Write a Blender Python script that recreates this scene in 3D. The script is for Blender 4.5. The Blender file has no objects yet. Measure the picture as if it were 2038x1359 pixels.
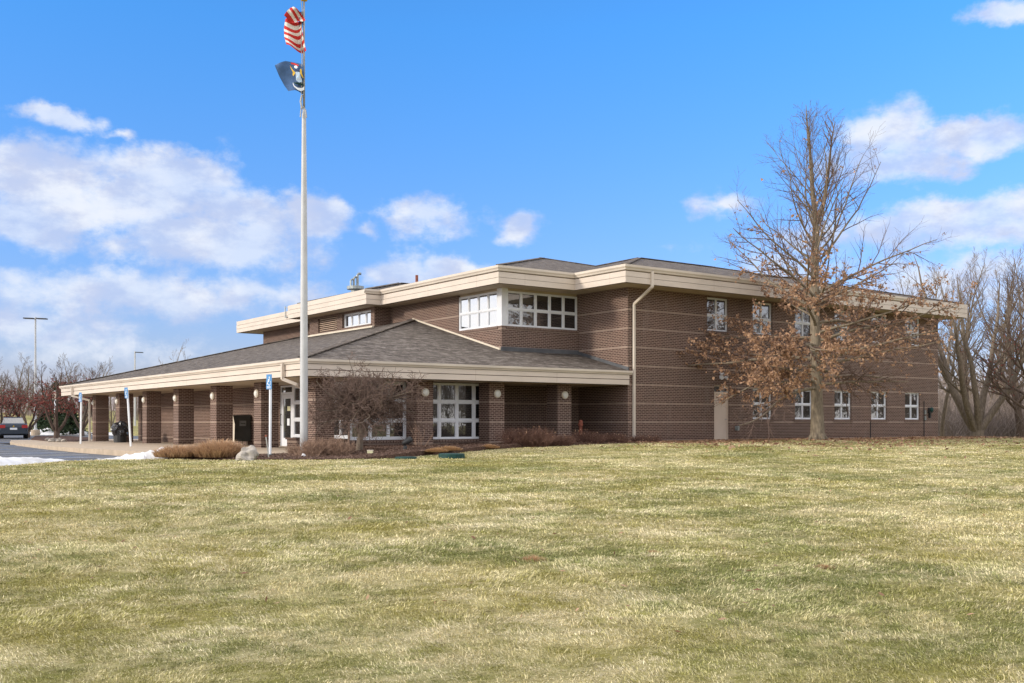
import bpy, math, random
import numpy as np
from mathutils import Vector, Matrix, noise as mnoise
from mathutils.geometry import delaunay_2d_cdt
R = math.radians
rnd = random.Random(7)
sc = bpy.context.scene
col = sc.collection

# ------------------------------------------------------------------ camera
F, CX, HY, EYE, PHI = 2083.0, 1019.0, 840.0, 0.88, R(35.92)
CP, SP = math.cos(PHI), math.sin(PHI)
cam_d = bpy.data.cameras.new('camera'); cam = bpy.data.objects.new('camera', cam_d); col.objects.link(cam)
cam.location = (0, 0, EYE); cam.rotation_euler = (R(90), 0, -PHI)
cam_d.sensor_width = 36; cam_d.lens = F / 2038 * 36; cam_d.shift_y = (HY - 679.5) / 2038
cam_d.clip_start = 0.1; cam_d.clip_end = 3000
sc.camera = cam

def at(px, py, Z):
    """point seen at photo pixel (px,py) at depth Z metres"""
    xn = (px - CX) / F
    return Vector(((CP*xn + SP)*Z, (-SP*xn + CP)*Z, EYE + (HY - py)/F*Z))
def atz(px, py, z):
    return at(px, py, (EYE - z)*F/(py - HY))
def onX(px, X):
    xn = (px - CX)/F; Z = X/(CP*xn + SP); return (-SP*xn + CP)*Z
def onY(px, Y):
    xn = (px - CX)/F; Z = Y/(-SP*xn + CP); return (CP*xn + SP)*Z

# ------------------------------------------------------------------ sun + sky
SUN_EL, SUN_A = R(17), R(14)
sv = Vector((-math.cos(SUN_A)*math.cos(SUN_EL), math.sin(SUN_A)*math.cos(SUN_EL), math.sin(SUN_EL)))
sd = bpy.data.lights.new('sun', 'SUN'); sd.energy = 1.75; sd.angle = R(7); sd.color = (1.0, 0.90, 0.76)
so = bpy.data.objects.new('sun', sd); col.objects.link(so); so.rotation_euler = sv.to_track_quat('Z', 'Y').to_euler()
sc.view_settings.view_transform = 'Standard'; sc.view_settings.look = 'None'
sc.view_settings.exposure = 0.62; sc.view_settings.gamma = 1.0

class NT:
    def __init__(s, tree): s.t = tree; s.n = tree.nodes; s.l = tree.links
    def new(s, typ, **kw):
        n = s.n.new(typ)
        for k, v in kw.items():
            setattr(n, k, v)
        return n
    def put(s, sock, v):
        if isinstance(v, bpy.types.NodeSocket): s.l.new(v, sock)
        elif v is not None:
            if isinstance(v, (tuple, list)) and len(v) == 3 and sock.type == 'RGBA': v = (*v, 1)
            sock.default_value = v
    def math(s, op, a, b=None, c=None, clamp=False):
        n = s.new('ShaderNodeMath', operation=op); n.use_clamp = clamp
        s.put(n.inputs[0], a); s.put(n.inputs[1], b)
        if c is not None: s.put(n.inputs[2], c)
        return n.outputs[0]
    def vmath(s, op, a, b=None):
        n = s.new('ShaderNodeVectorMath', operation=op)
        s.put(n.inputs[0], a)
        if b is not None: s.put(n.inputs[1], b)
        return n.outputs['Value'] if op in ('LENGTH', 'DOT_PRODUCT') else n.outputs[0]
    def mix(s, f, a, b, mode='MIX'):
        n = s.new('ShaderNodeMix', data_type='RGBA', blend_type=mode)
        s.put(n.inputs[0], f); s.put(n.inputs[6], a); s.put(n.inputs[7], b)
        return n.outputs[2]
    def ramp(s, f, a, b, smooth=True):
        n = s.new('ShaderNodeMapRange'); n.interpolation_type = 'SMOOTHSTEP' if smooth else 'LINEAR'
        s.put(n.inputs[0], f); n.inputs[1].default_value = a; n.inputs[2].default_value = b
        return n.outputs[0]
    def noise(s, vec, scale, detail=4, rough=.55, dist=0, out=0):
        n = s.new('ShaderNodeTexNoise'); s.put(n.inputs['Vector'], vec)
        n.inputs['Scale'].default_value = scale; n.inputs['Detail'].default_value = detail
        n.inputs['Roughness'].default_value = rough; n.inputs['Distortion'].default_value = dist
        return n.outputs[out]
    def mapv(s, vec, scale=(1, 1, 1), rot=(0, 0, 0), loc=(0, 0, 0)):
        n = s.new('ShaderNodeMapping'); s.put(n.inputs[0], vec)
        n.inputs['Scale'].default_value = scale; n.inputs['Rotation'].default_value = rot; n.inputs['Location'].default_value = loc
        return n.outputs[0]
    def sep(s, v):
        n = s.new('ShaderNodeSeparateXYZ'); s.put(n.inputs[0], v); return n.outputs
    def comb(s, x, y, z=0.0):
        n = s.new('ShaderNodeCombineXYZ'); s.put(n.inputs[0], x); s.put(n.inputs[1], y); s.put(n.inputs[2], z); return n.outputs[0]

world = bpy.data.worlds.new('World'); sc.world = world; world.use_nodes = True
w = NT(world.node_tree); w.n.clear()
sky = w.new('ShaderNodeTexSky'); sky.sky_type = 'NISHITA'; sky.sun_disc = False
sky.sun_elevation = SUN_EL; sky.sun_rotation = math.atan2(-math.cos(SUN_A), math.sin(SUN_A))
sky.air_density = 1.0; sky.dust_density = 0.3; sky.ozone_density = 3.0
tc = w.new('ShaderNodeTexCoord'); dirv = w.vmath('NORMALIZE', tc.outputs['Generated'])
dx, dy, dz = w.sep(dirv)
az = w.math('ARCTAN2', dx, dy); el = w.math('ARCSINE', dz)
sp = w.comb(az, el)
CL = [(110,228,72,22,.9),(215,256,34,14,.7),(60,345,185,66,1.0),(320,342,150,60,1.05),(300,400,230,62,1.05),(90,420,180,62,1.0),
      (420,485,230,62,1.05),(470,425,120,45,1.0),(600,430,78,52,1.0),(660,410,40,32,.8),(30,545,120,30,.55),(240,590,330,55,.8),(60,640,240,60,.6),
      (520,590,180,38,.7),(180,700,320,42,.4),(860,435,112,34,.8),(1040,452,46,34,.9),(715,446,36,17,.6),(790,526,74,38,1.0),(905,530,80,32,.9),(930,560,150,30,.5),
      (1435,410,62,30,.7),(1560,560,110,50,.8),(1500,570,60,60,.7),(1785,268,82,46,1.1),(1925,268,135,36,1.1),(1800,318,110,34,.9),(1690,345,60,30,.6),
      (1930,418,170,40,1.1),(1790,442,110,40,1.0),(1960,462,190,38,.85),(1650,470,130,50,.6),(1995,18,64,22,.7),(1890,560,260,60,.65),(1340,490,50,14,.25),(570,385,60,16,.3)]
warp = w.noise(w.mapv(sp, (1, 1.5, 1)), 9.0, 6, .6, out=1)
wv = w.vmath('SUBTRACT', warp, (.5, .5, .5))
wsc = w.new('ShaderNodeVectorMath', operation='MULTIPLY'); w.put(wsc.inputs[0], wv); wsc.inputs[1].default_value = (.085, .055, 0)
spw = w.vmath('ADD', sp, wsc.outputs[0])
acc = None
CL += [(-2350, 560, 900, 420, 1.3)]
for (x, y, rx, ry, st) in CL:
    xn = (x - CX)/F; rel = math.atan(xn)
    ca = PHI + rel; ce = math.atan((HY - y)/F*math.cos(rel))
    sx = F/rx/1.12; sy = F/ry/1.1
    m = w.vmath('MULTIPLY', w.vmath('SUBTRACT', spw, (ca, ce, 0)), (sx, sy, 0))
    L = w.vmath('LENGTH', m)
    v = w.math('MULTIPLY', w.math('SUBTRACT', 1.12, L), st)
    acc = v if acc is None else w.math('SMOOTH_MAX', acc, v, .15)
# dense clouds added over the unseen sky, to fill the shade with neutral light
gen = w.math('MULTIPLY', w.math('SUBTRACT', w.noise(w.mapv(sp, (1, 2.2, 1), loc=(3, 1, 0)), 3.0, 5, .55), .5), 4.2)
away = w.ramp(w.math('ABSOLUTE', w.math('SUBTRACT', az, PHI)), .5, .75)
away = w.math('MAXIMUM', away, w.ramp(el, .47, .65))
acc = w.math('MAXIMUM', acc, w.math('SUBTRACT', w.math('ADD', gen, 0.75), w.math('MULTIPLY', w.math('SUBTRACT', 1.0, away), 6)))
fine = w.math('SUBTRACT', w.noise(w.mapv(sp, (1, 1.3, 1)), 26, 8, .62), .5)
dens = w.math('ADD', acc, w.math('MULTIPLY', fine, 1.5))
mask = w.ramp(dens, .02, .70)
mask = w.math('MULTIPLY', mask, w.math('ADD', .70, w.math('MULTIPLY', w.ramp(w.noise(w.mapv(sp, (1, 1.6, 1)), 14, 5, .5), .35, .7), .30)))
# grade of the clear sky: Nishita, tinted towards the photo's clear blue
hor = w.ramp(el, 0.0, .36, False)
tint = w.mix(hor, (1.22, 1.00, 1.46), (.77, 1.70, 2.52))
skyc = w.mix(1.0, sky.outputs[0], tint, 'MULTIPLY')
topl = w.noise(w.mapv(sp, (1, 1.8, 1), loc=(.3, -.02, 0)), 17, 7, .6)
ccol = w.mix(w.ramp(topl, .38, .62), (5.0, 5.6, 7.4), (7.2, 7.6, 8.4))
ccol = w.mix(away, ccol, (15.5, 14.6, 13.6))  # unseen clouds made brighter and warmer than the visible ones, as fill light
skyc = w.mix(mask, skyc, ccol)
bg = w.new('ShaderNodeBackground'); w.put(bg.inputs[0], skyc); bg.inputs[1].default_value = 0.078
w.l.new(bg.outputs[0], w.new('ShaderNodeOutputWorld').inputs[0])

# ------------------------------------------------------------------ materials
def base_mat(name, rough=.8, spec=.3):
    m = bpy.data.materials.new(name); m.use_nodes = True
    t = NT(m.node_tree); b = t.n['Principled BSDF']
    b.inputs['Roughness'].default_value = rough; b.inputs['Specular IOR Level'].default_value = spec
    return m, t, b
def bump(t, b, h, strength=.3, dist=.01):
    n = t.new('ShaderNodeBump'); n.inputs['Strength'].default_value = strength; n.inputs['Distance'].default_value = dist
    t.put(n.inputs['Height'], h); t.l.new(n.outputs[0], b.inputs['Normal'])
def pos(t): return t.new('ShaderNodeNewGeometry').outputs['Position']
def uvc(t): return t.new('ShaderNodeUVMap').outputs[0]
def objc(t): return t.new('ShaderNodeTexCoord').outputs['Object']

def simple(name, c, rough=.7, var=.15, scale=3, bumps=0, spec=.3, metal=0, tint=None):
    m, t, b = base_mat(name, rough, spec)
    p = objc(t)
    f = t.ramp(t.noise(p, scale, 5), .3, .7)
    c2 = tint or tuple(x*(1-var*2) for x in c)
    c1 = c if tint else tuple(min(1, x*(1+var)) for x in c)
    t.put(b.inputs['Base Color'], t.mix(f, c1, c2)); b.inputs['Metallic'].default_value = metal
    if bumps: bump(t, b, t.noise(p, scale*8, 4), bumps, .01)
    return m

def brick_mat(name, bands=True, soldier=False):
    m, t, b = base_mat(name, .85, .2)
    u = t.mapv(uvc(t), loc=(0.013, -.1015, 0))
    if soldier: u = t.mapv(uvc(t), rot=(0, 0, R(90)))
    br = t.new('ShaderNodeTexBrick'); t.put(br.inputs['Vector'], u)
    br.inputs['Scale'].default_value = 1; br.inputs['Brick Width'].default_value = .2032; br.inputs['Row Height'].default_value = .06773
    br.inputs['Mortar Size'].default_value = .0095; br.inputs['Mortar Smooth'].default_value = .25; br.inputs['Bias'].default_value = 0
    t.put(br.inputs['Color1'], (.066, .040, .034)); t.put(br.inputs['Color2'], (.108, .064, .054)); t.put(br.inputs['Mortar'], (.35, .27, .22))
    c = br.outputs['Color']
    n1 = t.ramp(t.noise(pos(t), .5, 5), .3, .7)
    c = t.mix(t.math('MULTIPLY', n1, .35), c, t.mix(1, c, (1.35, 1.2, 1.12), 'MULTIPLY'))
    if bands and not soldier:
        z = t.sep(pos(t))[2]
        fr = t.math('FRACT', t.math('DIVIDE', t.math('SUBTRACT', z, .0955), .745))
        msk = t.math('MULTIPLY', t.math('LESS_THAN', fr, .1), t.math('LESS_THAN', z, 5.7))
        br2 = t.new('ShaderNodeTexBrick'); t.put(br2.inputs['Vector'], u)
        br2.inputs['Scale'].default_value = 1; br2.inputs['Brick Width'].default_value = .2032; br2.inputs['Row Height'].default_value = .0677
        br2.inputs['Mortar Size'].default_value = .004
        t.put(br2.inputs['Color1'], (.27, .20, .16)); t.put(br2.inputs['Color2'], (.33, .25, .20)); t.put(br2.inputs['Mortar'], (.36, .28, .235))
        c = t.mix(msk, c, br2.outputs['Color'])
    pz = t.sep(pos(t))[2]
    damp = t.math('MULTIPLY', t.ramp(t.math('SUBTRACT', pz, t.math('MULTIPLY', t.noise(pos(t), 1.3, 5, .7), .7)), .12, -.25), .45)
    c = t.mix(damp, c, t.mix(1, c, (.62, .60, .58), 'MULTIPLY'))
    st = t.math('MULTIPLY', t.ramp(t.noise(t.mapv(pos(t), (2.2, 2.2, .25)), 1.0, 5, .7), .56, .72), .25)
    c = t.mix(st, c, (.26, .215, .19))
    t.put(b.inputs['Base Color'], c)
    h = t.math('SUBTRACT', 1.0, br.outputs['Fac'])
    bump(t, b, h, .5, .006)
    return m

def shingle_mat(name):
    m, t, b = base_mat(name, .95, .15)
    u = uvc(t)
    br = t.new('ShaderNodeTexBrick'); t.put(br.inputs['Vector'], u)
    br.inputs['Scale'].default_value = 1; br.inputs['Brick Width'].default_value = .33; br.inputs['Row Height'].default_value = .143
    br.inputs['Mortar Size'].default_value = .008; br.inputs['Mortar Smooth'].default_value = .6; br.offset = .37
    t.put(br.inputs['Color1'], (.14, .118, .102)); t.put(br.inputs['Color2'], (.31, .272, .24)); t.put(br.inputs['Mortar'], (.05, .045, .042))
    n = t.ramp(t.noise(t.mapv(u, (1, 1.5, 1)), 2.6, 4, .75), .38, .62)
    n2 = t.ramp(t.noise(u, .7, 3, .6), .3, .75)
    c = t.mix(t.math('MULTIPLY', n, .75), br.outputs['Color'], (.042, .034, .029))
    c = t.mix(t.math('MULTIPLY', n2, .35), c, (.185, .162, .14))
    t.put(b.inputs['Base Color'], c)
    wv = t.math('FRACT', t.math('DIVIDE', t.sep(u)[1], .143))
    bump(t, b, t.math('ADD', t.math('MULTIPLY', wv, -1), t.math('MULTIPLY', n, .6)), 1.0, .03)
    return m

def board_mat():
    m, t, b = base_mat('painted_board', .6, .3)
    p = pos(t)
    n = t.ramp(t.noise(t.mapv(p, (1, 1, 3)), .9, 5), .3, .75)
    c = t.mix(n, (.66, .575, .495), (.59, .515, .44))
    u = t.sep(uvc(t))[0]
    j = t.math('LESS_THAN', t.math('FRACT', t.math('DIVIDE', t.math('ADD', u, 1.3), 3.66)), .0035)
    c = t.mix(t.math('MULTIPLY', j, .5), c, (.25, .18, .13))
    st = t.ramp(t.noise(t.mapv(p, (6, 6, .6)), 1.4, 3), .6, .85)
    c = t.mix(t.math('MULTIPLY', st, .13), c, (.42, .34, .27))
    t.put(b.inputs['Base Color'], c)
    return m

def glass_mat(name, c=(.012, .013, .014), f0=.07, wav=.0012):
    m = bpy.data.materials.new(name); m.use_nodes = True; t = NT(m.node_tree); t.n.clear()
    d = t.new('ShaderNodeBsdfPrincipled'); t.put(d.inputs['Base Color'], c); d.inputs['Roughness'].default_value = .25
    g = t.new('ShaderNodeBsdfGlossy'); g.inputs['Roughness'].default_value = .015; t.put(g.inputs['Color'], (.92, .95, 1))
    lw = t.new('ShaderNodeFresnel'); lw.inputs['IOR'].default_value = 1.6
    bn = t.new('ShaderNodeBump'); bn.inputs['Strength'].default_value = .35; bn.inputs['Distance'].default_value = wav*4
    t.put(bn.inputs['Height'], t.noise(pos(t), 2.2, 3)); t.l.new(bn.outputs[0], g.inputs['Normal'])
    f = t.math('ADD', t.math('MULTIPLY', lw.outputs[0], 1.7), f0, clamp=True)
    mx = t.new('ShaderNodeMixShader'); t.put(mx.inputs[0], f); t.l.new(d.outputs[0], mx.inputs[1]); t.l.new(g.outputs[0], mx.inputs[2])
    t.l.new(mx.outputs[0], t.new('ShaderNodeOutputMaterial').inputs[0])
    return m

def lawn_color(t, p, blade=False):
    big = t.noise(t.mapv(p, (1, 1.0, 0), rot=(0, 0, R(36))), .22, 5, .62, .4)
    str_ = t.noise(t.mapv(p, (.45, 1.5, 0), rot=(0, 0, R(36))), .75, 5, .6)
    mid = t.noise(t.mapv(p, (1, 1, 0)), 2.1, 5, .68)
    fin = t.noise(t.mapv(p, (1, 1, 0)), 5.5, 4, .7)
    s = t.math('ADD', t.math('ADD', t.math('ADD', t.math('MULTIPLY', big, .34), t.math('MULTIPLY', str_, .20)), t.math('MULTIPLY', mid, .30)), t.math('MULTIPLY', fin, .16))
    f = t.ramp(s, .425, .58)
    green = t.mix(t.ramp(t.noise(p, .5, 3), .3, .7), (.41, .37, .115), (.25, .275, .09))
    straw = t.mix(t.ramp(t.noise(p, 1.1, 4), .3, .7), (.87, .77, .53), (.77, .69, .40))
    dk = t.ramp(t.noise(t.mapv(p, (.8, 1.3, 0), rot=(0, 0, R(36)), loc=(7, 3, 0)), 3.4, 4, .7), .56, .70)
    green = t.mix(t.math('MULTIPLY', dk, .55), green, (.15, .15, .055)); straw = t.mix(t.math('MULTIPLY', dk, .55), straw, (.27, .21, .12))
    return f, green, straw

def grass_mat():
    m, t, b = base_mat('grass_blade', .75, .2)
    p = pos(t); f, green, straw = lawn_color(t, p)
    at_ = t.new('ShaderNodeAttribute', attribute_name='rnd'); r = t.sep(at_.outputs['Vector'])
    g = t.math('ADD', f, t.math('MULTIPLY', t.math('SUBTRACT', r[0], .5), 1.1), clamp=True)
    c = t.mix(g, green, straw)
    vv = t.math('ADD', .48, t.math('MULTIPLY', r[1], .95))
    c = t.mix(1, c, t.comb(vv, vv, vv), 'MULTIPLY')
    t.put(b.inputs['Base Color'], c)
    b.inputs['Transmission Weight'].default_value = 0
    return m
def ground_mat():
    m, t, b = base_mat('lawn_ground', .95, .1)
    p = pos(t); f, green, straw = lawn_color(t, p)
    n = t.ramp(t.noise(t.mapv(p, (1, 1, 0)), 30, 5, .7), .3, .75)
    n2 = t.ramp(t.noise(t.mapv(p, (.7, 1.6, 0), rot=(0, 0, R(36))), 7, 5, .7), .3, .7)
    g = t.math('ADD', t.math('MULTIPLY', f, .8), t.math('MULTIPLY', t.math('SUBTRACT', n2, .5), .5), clamp=True)
    c = t.mix(g, green, straw)
    c = t.mix(t.math('MULTIPLY', n, .5), c, t.mix(1, c, (.5, .52, .4), 'MULTIPLY'))
    c = t.mix(1, c, (.70, .68, .60), 'MULTIPLY')
    t.put(b.inputs['Base Color'], c); bump(t, b, n, .6, .03)
    return m
def mulch_mat():
    m, t, b = base_mat('mulch', .95, .1)
    p = pos(t); n = t.noise(p, 16, 6, .75); n2 = t.noise(t.mapv(p, (1, 2, 1)), 40, 3, .7)
    c = t.mix(t.ramp(n, .35, .65), (.05, .032, .027), (.15, .092, .07))
    c = t.mix(t.ramp(n2, .6, .75), c, (.30, .20, .15))
    t.put(b.inputs['Base Color'], c); bump(t, b, n, 1, .04)
    return m
def asphalt_mat():
    m, t, b = base_mat('asphalt', .8, .3)
    p = pos(t); n = t.noise(p, 120, 3, .8); n2 = t.ramp(t.noise(p, .5, 5), .35, .65)
    c = t.mix(n, (.10, .105, .115), (.17, .17, .175)); c = t.mix(t.math('MULTIPLY', n2, .5), c, (.085, .088, .095))
    wet = t.ramp(t.noise(t.mapv(p, (.5, 1.4, 1), rot=(0, 0, R(36))), .8, 3), .52, .60)
    t.put(b.inputs['Base Color'], t.mix(t.math('MULTIPLY', wet, .6), c, (.05, .052, .056)))
    t.put(b.inputs['Roughness'], t.math('SUBTRACT', .85, t.math('MULTIPLY', wet, .6)))
    bump(t, b, n, .4, .01)
    return m
def concrete_mat():
    m, t, b = base_mat('concrete', .9, .2)
    p = pos(t); n = t.ramp(t.noise(p, 2.5, 6, .65), .3, .7)
    c = t.mix(n, (.52, .42, .315), (.40, .325, .245))
    s = t.sep(p)
    j = t.math('LESS_THAN', t.math('FRACT', t.math('DIVIDE', s[1], 1.52)), .012)
    c = t.mix(t.math('MULTIPLY', j, .6), c, (.13, .10, .08))
    t.put(b.inputs['Base Color'], c); bump(t, b, t.noise(p, 90, 3), .2, .004)
    return m
def bark_mat(name, c1, c2, sc_=14):
    m, t, b = base_mat(name, .95, .1)
    p = objc(t); n = t.noise(t.mapv(p, (1, 1, .25)), sc_, 6, .7)
    t.put(b.inputs['Base Color'], t.mix(t.ramp(n, .3, .7), c1, c2)); bump(t, b, n, .8, .02)
    return m
def leaf_mat(name, c1, c2):
    m, t, b = base_mat(name, .6, .25)
    at_ = t.new('ShaderNodeAttribute', attribute_name='rnd'); r = t.sep(at_.outputs['Vector'])
    t.put(b.inputs['Base Color'], t.mix(r[0], c1, c2))
    tr = t.new('ShaderNodeBsdfTranslucent'); t.put(tr.inputs[0], t.mix(r[0], c1, c2))
    mx = t.new('ShaderNodeMixShader'); mx.inputs[0].default_value = .3
    t.l.new(b.outputs[0], mx.inputs[1]); t.l.new(tr.outputs[0], mx.inputs[2])
    t.l.new(mx.outputs[0], t.n['Material Output'].inputs[0])
    return m

M = dict(
    brick=brick_mat('brick'), rowlock=brick_mat('brick_rowlock', soldier=True), shingle=shingle_mat('shingle'), board=board_mat(),
    soffit=simple('soffit_paint', (.50, .41, .30), .7, .05, .6), gutter=simple('gutter_metal', (.66, .585, .50), .45, .05, .7, spec=.4),
    groove=simple('board_gap', (.13, .09, .065), .9, .1), white=simple('white_paint', (.74, .76, .80), .45, .04, 1.5, spec=.4),
    glass=glass_mat('window_glass'), glass_x=glass_mat('coated_glass', (.02, .022, .025), .42), glass_dk=glass_mat('dark_glass', (.015, .016, .017), .02), lead=simple('lead_flashing', (.11, .115, .125), .5, .15, 2),
    cream=simple('cream_metal', (.72, .64, .52), .5, .05, 1), greymetal=simple('grey_metal', (.30, .33, .33), .4, .1, 6, spec=.5, metal=.3),
    ground=ground_mat(), grass=grass_mat(), mulch=mulch_mat(), asphalt=asphalt_mat(), concrete=concrete_mat(),
    snow=simple('snow', (.82, .83, .86), .8, .05, 3, .9, tint=(.60, .59, .58)), boulder=simple('boulder_stone', (.46, .42, .37), .9, .12, 5, .8, tint=(.30, .275, .25)),
    door=simple('door_paint', (.66, .555, .47), .6, .05, .8), pole=simple('pole_paint', (.50, .51, .52), .4, .05, 2, spec=.4), steel=simple('pole_steel', (.33, .33, .31), .45, .1, 3, spec=.5),
    dark=simple('dark_metal', (.035, .036, .038), .5, .1, 4, spec=.4), boxgrey=simple('box_grey', (.085, .09, .085), .6, .1, 3), lens=simple('lamp_lens', (.80, .80, .76), .35, .03, 8, spec=.5),
    blue=simple('sign_blue', (.075, .25, .52), .5, .08, 12), symbol=simple('sign_white', (.82, .86, .9), .5, .03, 6), rust=simple('rusty_pipe', (.30, .10, .065), .8, .2, 10),
    green=simple('green_plastic', (.012, .055, .05), .6, .15, 12), bag=simple('bag_plastic', (.03, .03, .035), .25, .1, 5, .5, spec=.5), tanbox=simple('tan_plastic', (.62, .60, .38), .6, .05, 6),
    louver=simple('louver_metal', (.45, .33, .25), .5, .06, 2), carpaint=simple('car_paint', (.014, .028, .05), .35, .05, 2, spec=.6), tyre=simple('tyre_rubber', (.02, .02, .02), .9, .1, 8),
    red=simple('red_plastic', (.42, .02, .02), .3, .05, 8, spec=.5), usred=simple('flag_red', (.55, .035, .03), .8, .08, 5), uswhite=simple('flag_white', (.74, .70, .64), .8, .06, 5),
    usblue=simple('flag_blue', (.022, .045, .11), .8, .1, 5), flagblue=simple('flag_navy', (.065, .13, .27), .8, .12, 3), gold=simple('flag_gold', (.65, .42, .05), .8, .1, 10), sky=simple('flag_light_blue', (.42, .56, .72), .8, .1, 10),
    bark_oak=bark_mat('oak_bark', (.14, .115, .088), (.30, .25, .185)), bark_grey=bark_mat('grey_bark', (.13, .105, .085), (.27, .22, .17)), bark_dark=bark_mat('dark_bark', (.075, .055, .045), (.17, .125, .10)),
    twig=bark_mat('twig_bark', (.10, .068, .056), (.21, .150, .125)), redtwig=bark_mat('red_twig', (.12, .062, .048), (.24, .145, .11)), tantwig=bark_mat('tan_twig', (.20, .13, .095), (.42, .29, .21)),
    leaf_oak=leaf_mat('oak_leaf', (.60, .385, .245), (.22, .125, .08)), leaf_ground=leaf_mat('fallen_leaf', (.60, .39, .25), (.17, .08, .05)), leaf_red=leaf_mat('dark_red_leaf', (.20, .05, .045), (.34, .12, .09)),
    drygrass=leaf_mat('dry_ornamental_grass', (.66, .45, .28), (.22, .125, .075)), drytan=leaf_mat('dry_tan_grass', (.56, .36, .19), (.33, .20, .11)), needle=leaf_mat('needle', (.018, .035, .016), (.045, .07, .03)),
    chip=leaf_mat('mulch_chip', (.08, .045, .035), (.30, .20, .15)), wood=bark_mat('woodland_bark', (.19, .155, .14), (.29, .24, .215)),
)

# ------------------------------------------------------------------ mesh helpers
class MB:
    def __init__(s): s.v = []; s.f = []; s.r = None
    def add(s, vs, fs):
        o = len(s.v); s.v += [tuple(p) for p in vs]; s.f += [tuple(i + o for i in f) for f in fs]; return s
    def quad(s, a, b, c, d): return s.add((a, b, c, d), ((0, 1, 2, 3),))
    def box(s, x0, x1, y0, y1, z0, z1):
        return s.add([(x, y, z) for z in (z0, z1) for y in (y0, y1) for x in (x0, x1)],
                     [(0, 2, 3, 1), (4, 5, 7, 6), (0, 1, 5, 4), (1, 3, 7, 5), (3, 2, 6, 7), (2, 0, 4, 6)])
    def bar(s, a, b, w_, h_, up=(0, 0, 1)):
        a, b = Vector(a), Vector(b); d = (b - a).normalized(); u = Vector(up)
        x = d.cross(u).normalized()*w_/2; y = x.cross(d).normalized()*h_/2
        return s.add([a-x-y, a+x-y, a+x+y, a-x+y, b-x-y, b+x-y, b+x+y, b-x+y], [(0, 3, 2, 1), (4, 5, 6, 7), (0, 1, 5, 4), (1, 2, 6, 5), (2, 3, 7, 6), (3, 0, 4, 7)])
    def tube(s, pts, rad, n=8, cap=True):
        pts = [Vector(p) for p in pts]; o = len(s.v)
        if not isinstance(rad, (list, tuple)): rad = [rad]*len(pts)
        ref = None
        for i, p in enumerate(pts):
            d = (pts[min(i+1, len(pts)-1)] - pts[max(i-1, 0)])
            d = d.normalized() if d.length > 1e-9 else Vector((0, 0, 1))
            if ref is None: ref = Vector((1, 0, 0)) if abs(d.x) < .8 else Vector((0, 1, 0))
            x = (ref - d*ref.dot(d)).normalized(); ref = x; y = d.cross(x)
            for k in range(n):
                a = 2*math.pi*k/n; q = p + (x*math.cos(a) + y*math.sin(a))*rad[i]; s.v.append((q.x, q.y, q.z))
        for i in range(len(pts)-1):
            for k in range(n):
                a = o + i*n + k; b = o + i*n + (k+1) % n; s.f.append((a, b, b+n, a+n))
        if cap:
            s.f.append(tuple(o + k for k in range(n))[::-1]); s.f.append(tuple(o + (len(pts)-1)*n + k for k in range(n)))
        return s
    def lathe(s, c, prof, n=16, axis=(0, 0, 1)):
        c = Vector(c); ax = Vector(axis).normalized()
        pts = [c + ax*h for r, h in prof]; return s.tube_fix(pts, [r for r, h in prof], n, ax)
    def tube_fix(s, pts, rad, n, ax):
        o = len(s.v); ref = Vector((1, 0, 0)) if abs(ax.x) < .8 else Vector((0, 1, 0))
        x = (ref - ax*ref.dot(ax)).normalized(); y = ax.cross(x)
        for p, r in zip(pts, rad):
            for k in range(n):
                a = 2*math.pi*k/n; q = p + (x*math.cos(a) + y*math.sin(a))*max(r, 1e-4); s.v.append((q.x, q.y, q.z))
        for i in range(len(pts)-1):
            for k in range(n):
                a = o + i*n + k; b = o + i*n + (k+1) % n; s.f.append((a, b, b+n, a+n))
        s.f.append(tuple(o + k for k in range(n))[::-1]); s.f.append(tuple(o + (len(pts)-1)*n + k for k in range(n)))
        return s
    def blob(s, c, rx, ry, rz, n=14, m=9, amp=.12, seed=0, zmin=None, fr=1.3):
        vs = []; fs = []
        for j in range(m+1):
            th = math.pi*j/m
            for k in range(n):
                ph = 2*math.pi*k/n; d = Vector((math.sin(th)*math.cos(ph), math.sin(th)*math.sin(ph), math.cos(th)))
                q = 1 + amp*mnoise.noise(d*fr + Vector((seed, seed*2.1, 0)))*2
                p = Vector((c[0] + d.x*rx*q, c[1] + d.y*ry*q, c[2] + d.z*rz*q))
                if zmin is not None: p.z = max(p.z, zmin)
                vs.append(p)
        for j in range(m):
            for k in range(n): fs.append((j*n+k, (j+1)*n+k, (j+1)*n+(k+1) % n, j*n+(k+1) % n))
        return s.add(vs, fs)
    def build(s, name, mat, parent=None, smooth=False, loc=None, kind=None):
        me = bpy.data.meshes.new(name)
        vs = s.v
        if loc is not None:
            lx, ly, lz = loc; vs = [(x-lx, y-ly, z-lz) for x, y, z in s.v]
        me.from_pydata(vs, [], s.f); me.materials.append(mat)
        if smooth: me.polygons.foreach_set('use_smooth', [True]*len(me.polygons))
        uv = me.uv_layers.new(name='UVMap')
        off = Vector(loc) if loc is not None else Vector((0, 0, 0))
        if len(me.polygons) < 30000:
            for p in me.polygons:
                n = p.normal
                t = Vector((0, 0, 1)).cross(n)
                t = t.normalized() if t.length > .02 else Vector((1, 0, 0))
                b_ = n.cross(t)
                for li in p.loop_indices:
                    q = me.vertices[me.loops[li].vertex_index].co + off
                    uv.data[li].uv = (q.dot(t), q.dot(b_))
        if s.r is not None:
            a = me.attributes.new('rnd', 'FLOAT_VECTOR', 'POINT'); a.data.foreach_set('vector', [c for q in s.r for c in q])
        o = bpy.data.objects.new(name, me); col.objects.link(o)
        if loc is not None and parent is None: o.location = loc
        if parent is not None: o.parent = parent
        if kind: o['kind'] = kind
        return o

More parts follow.
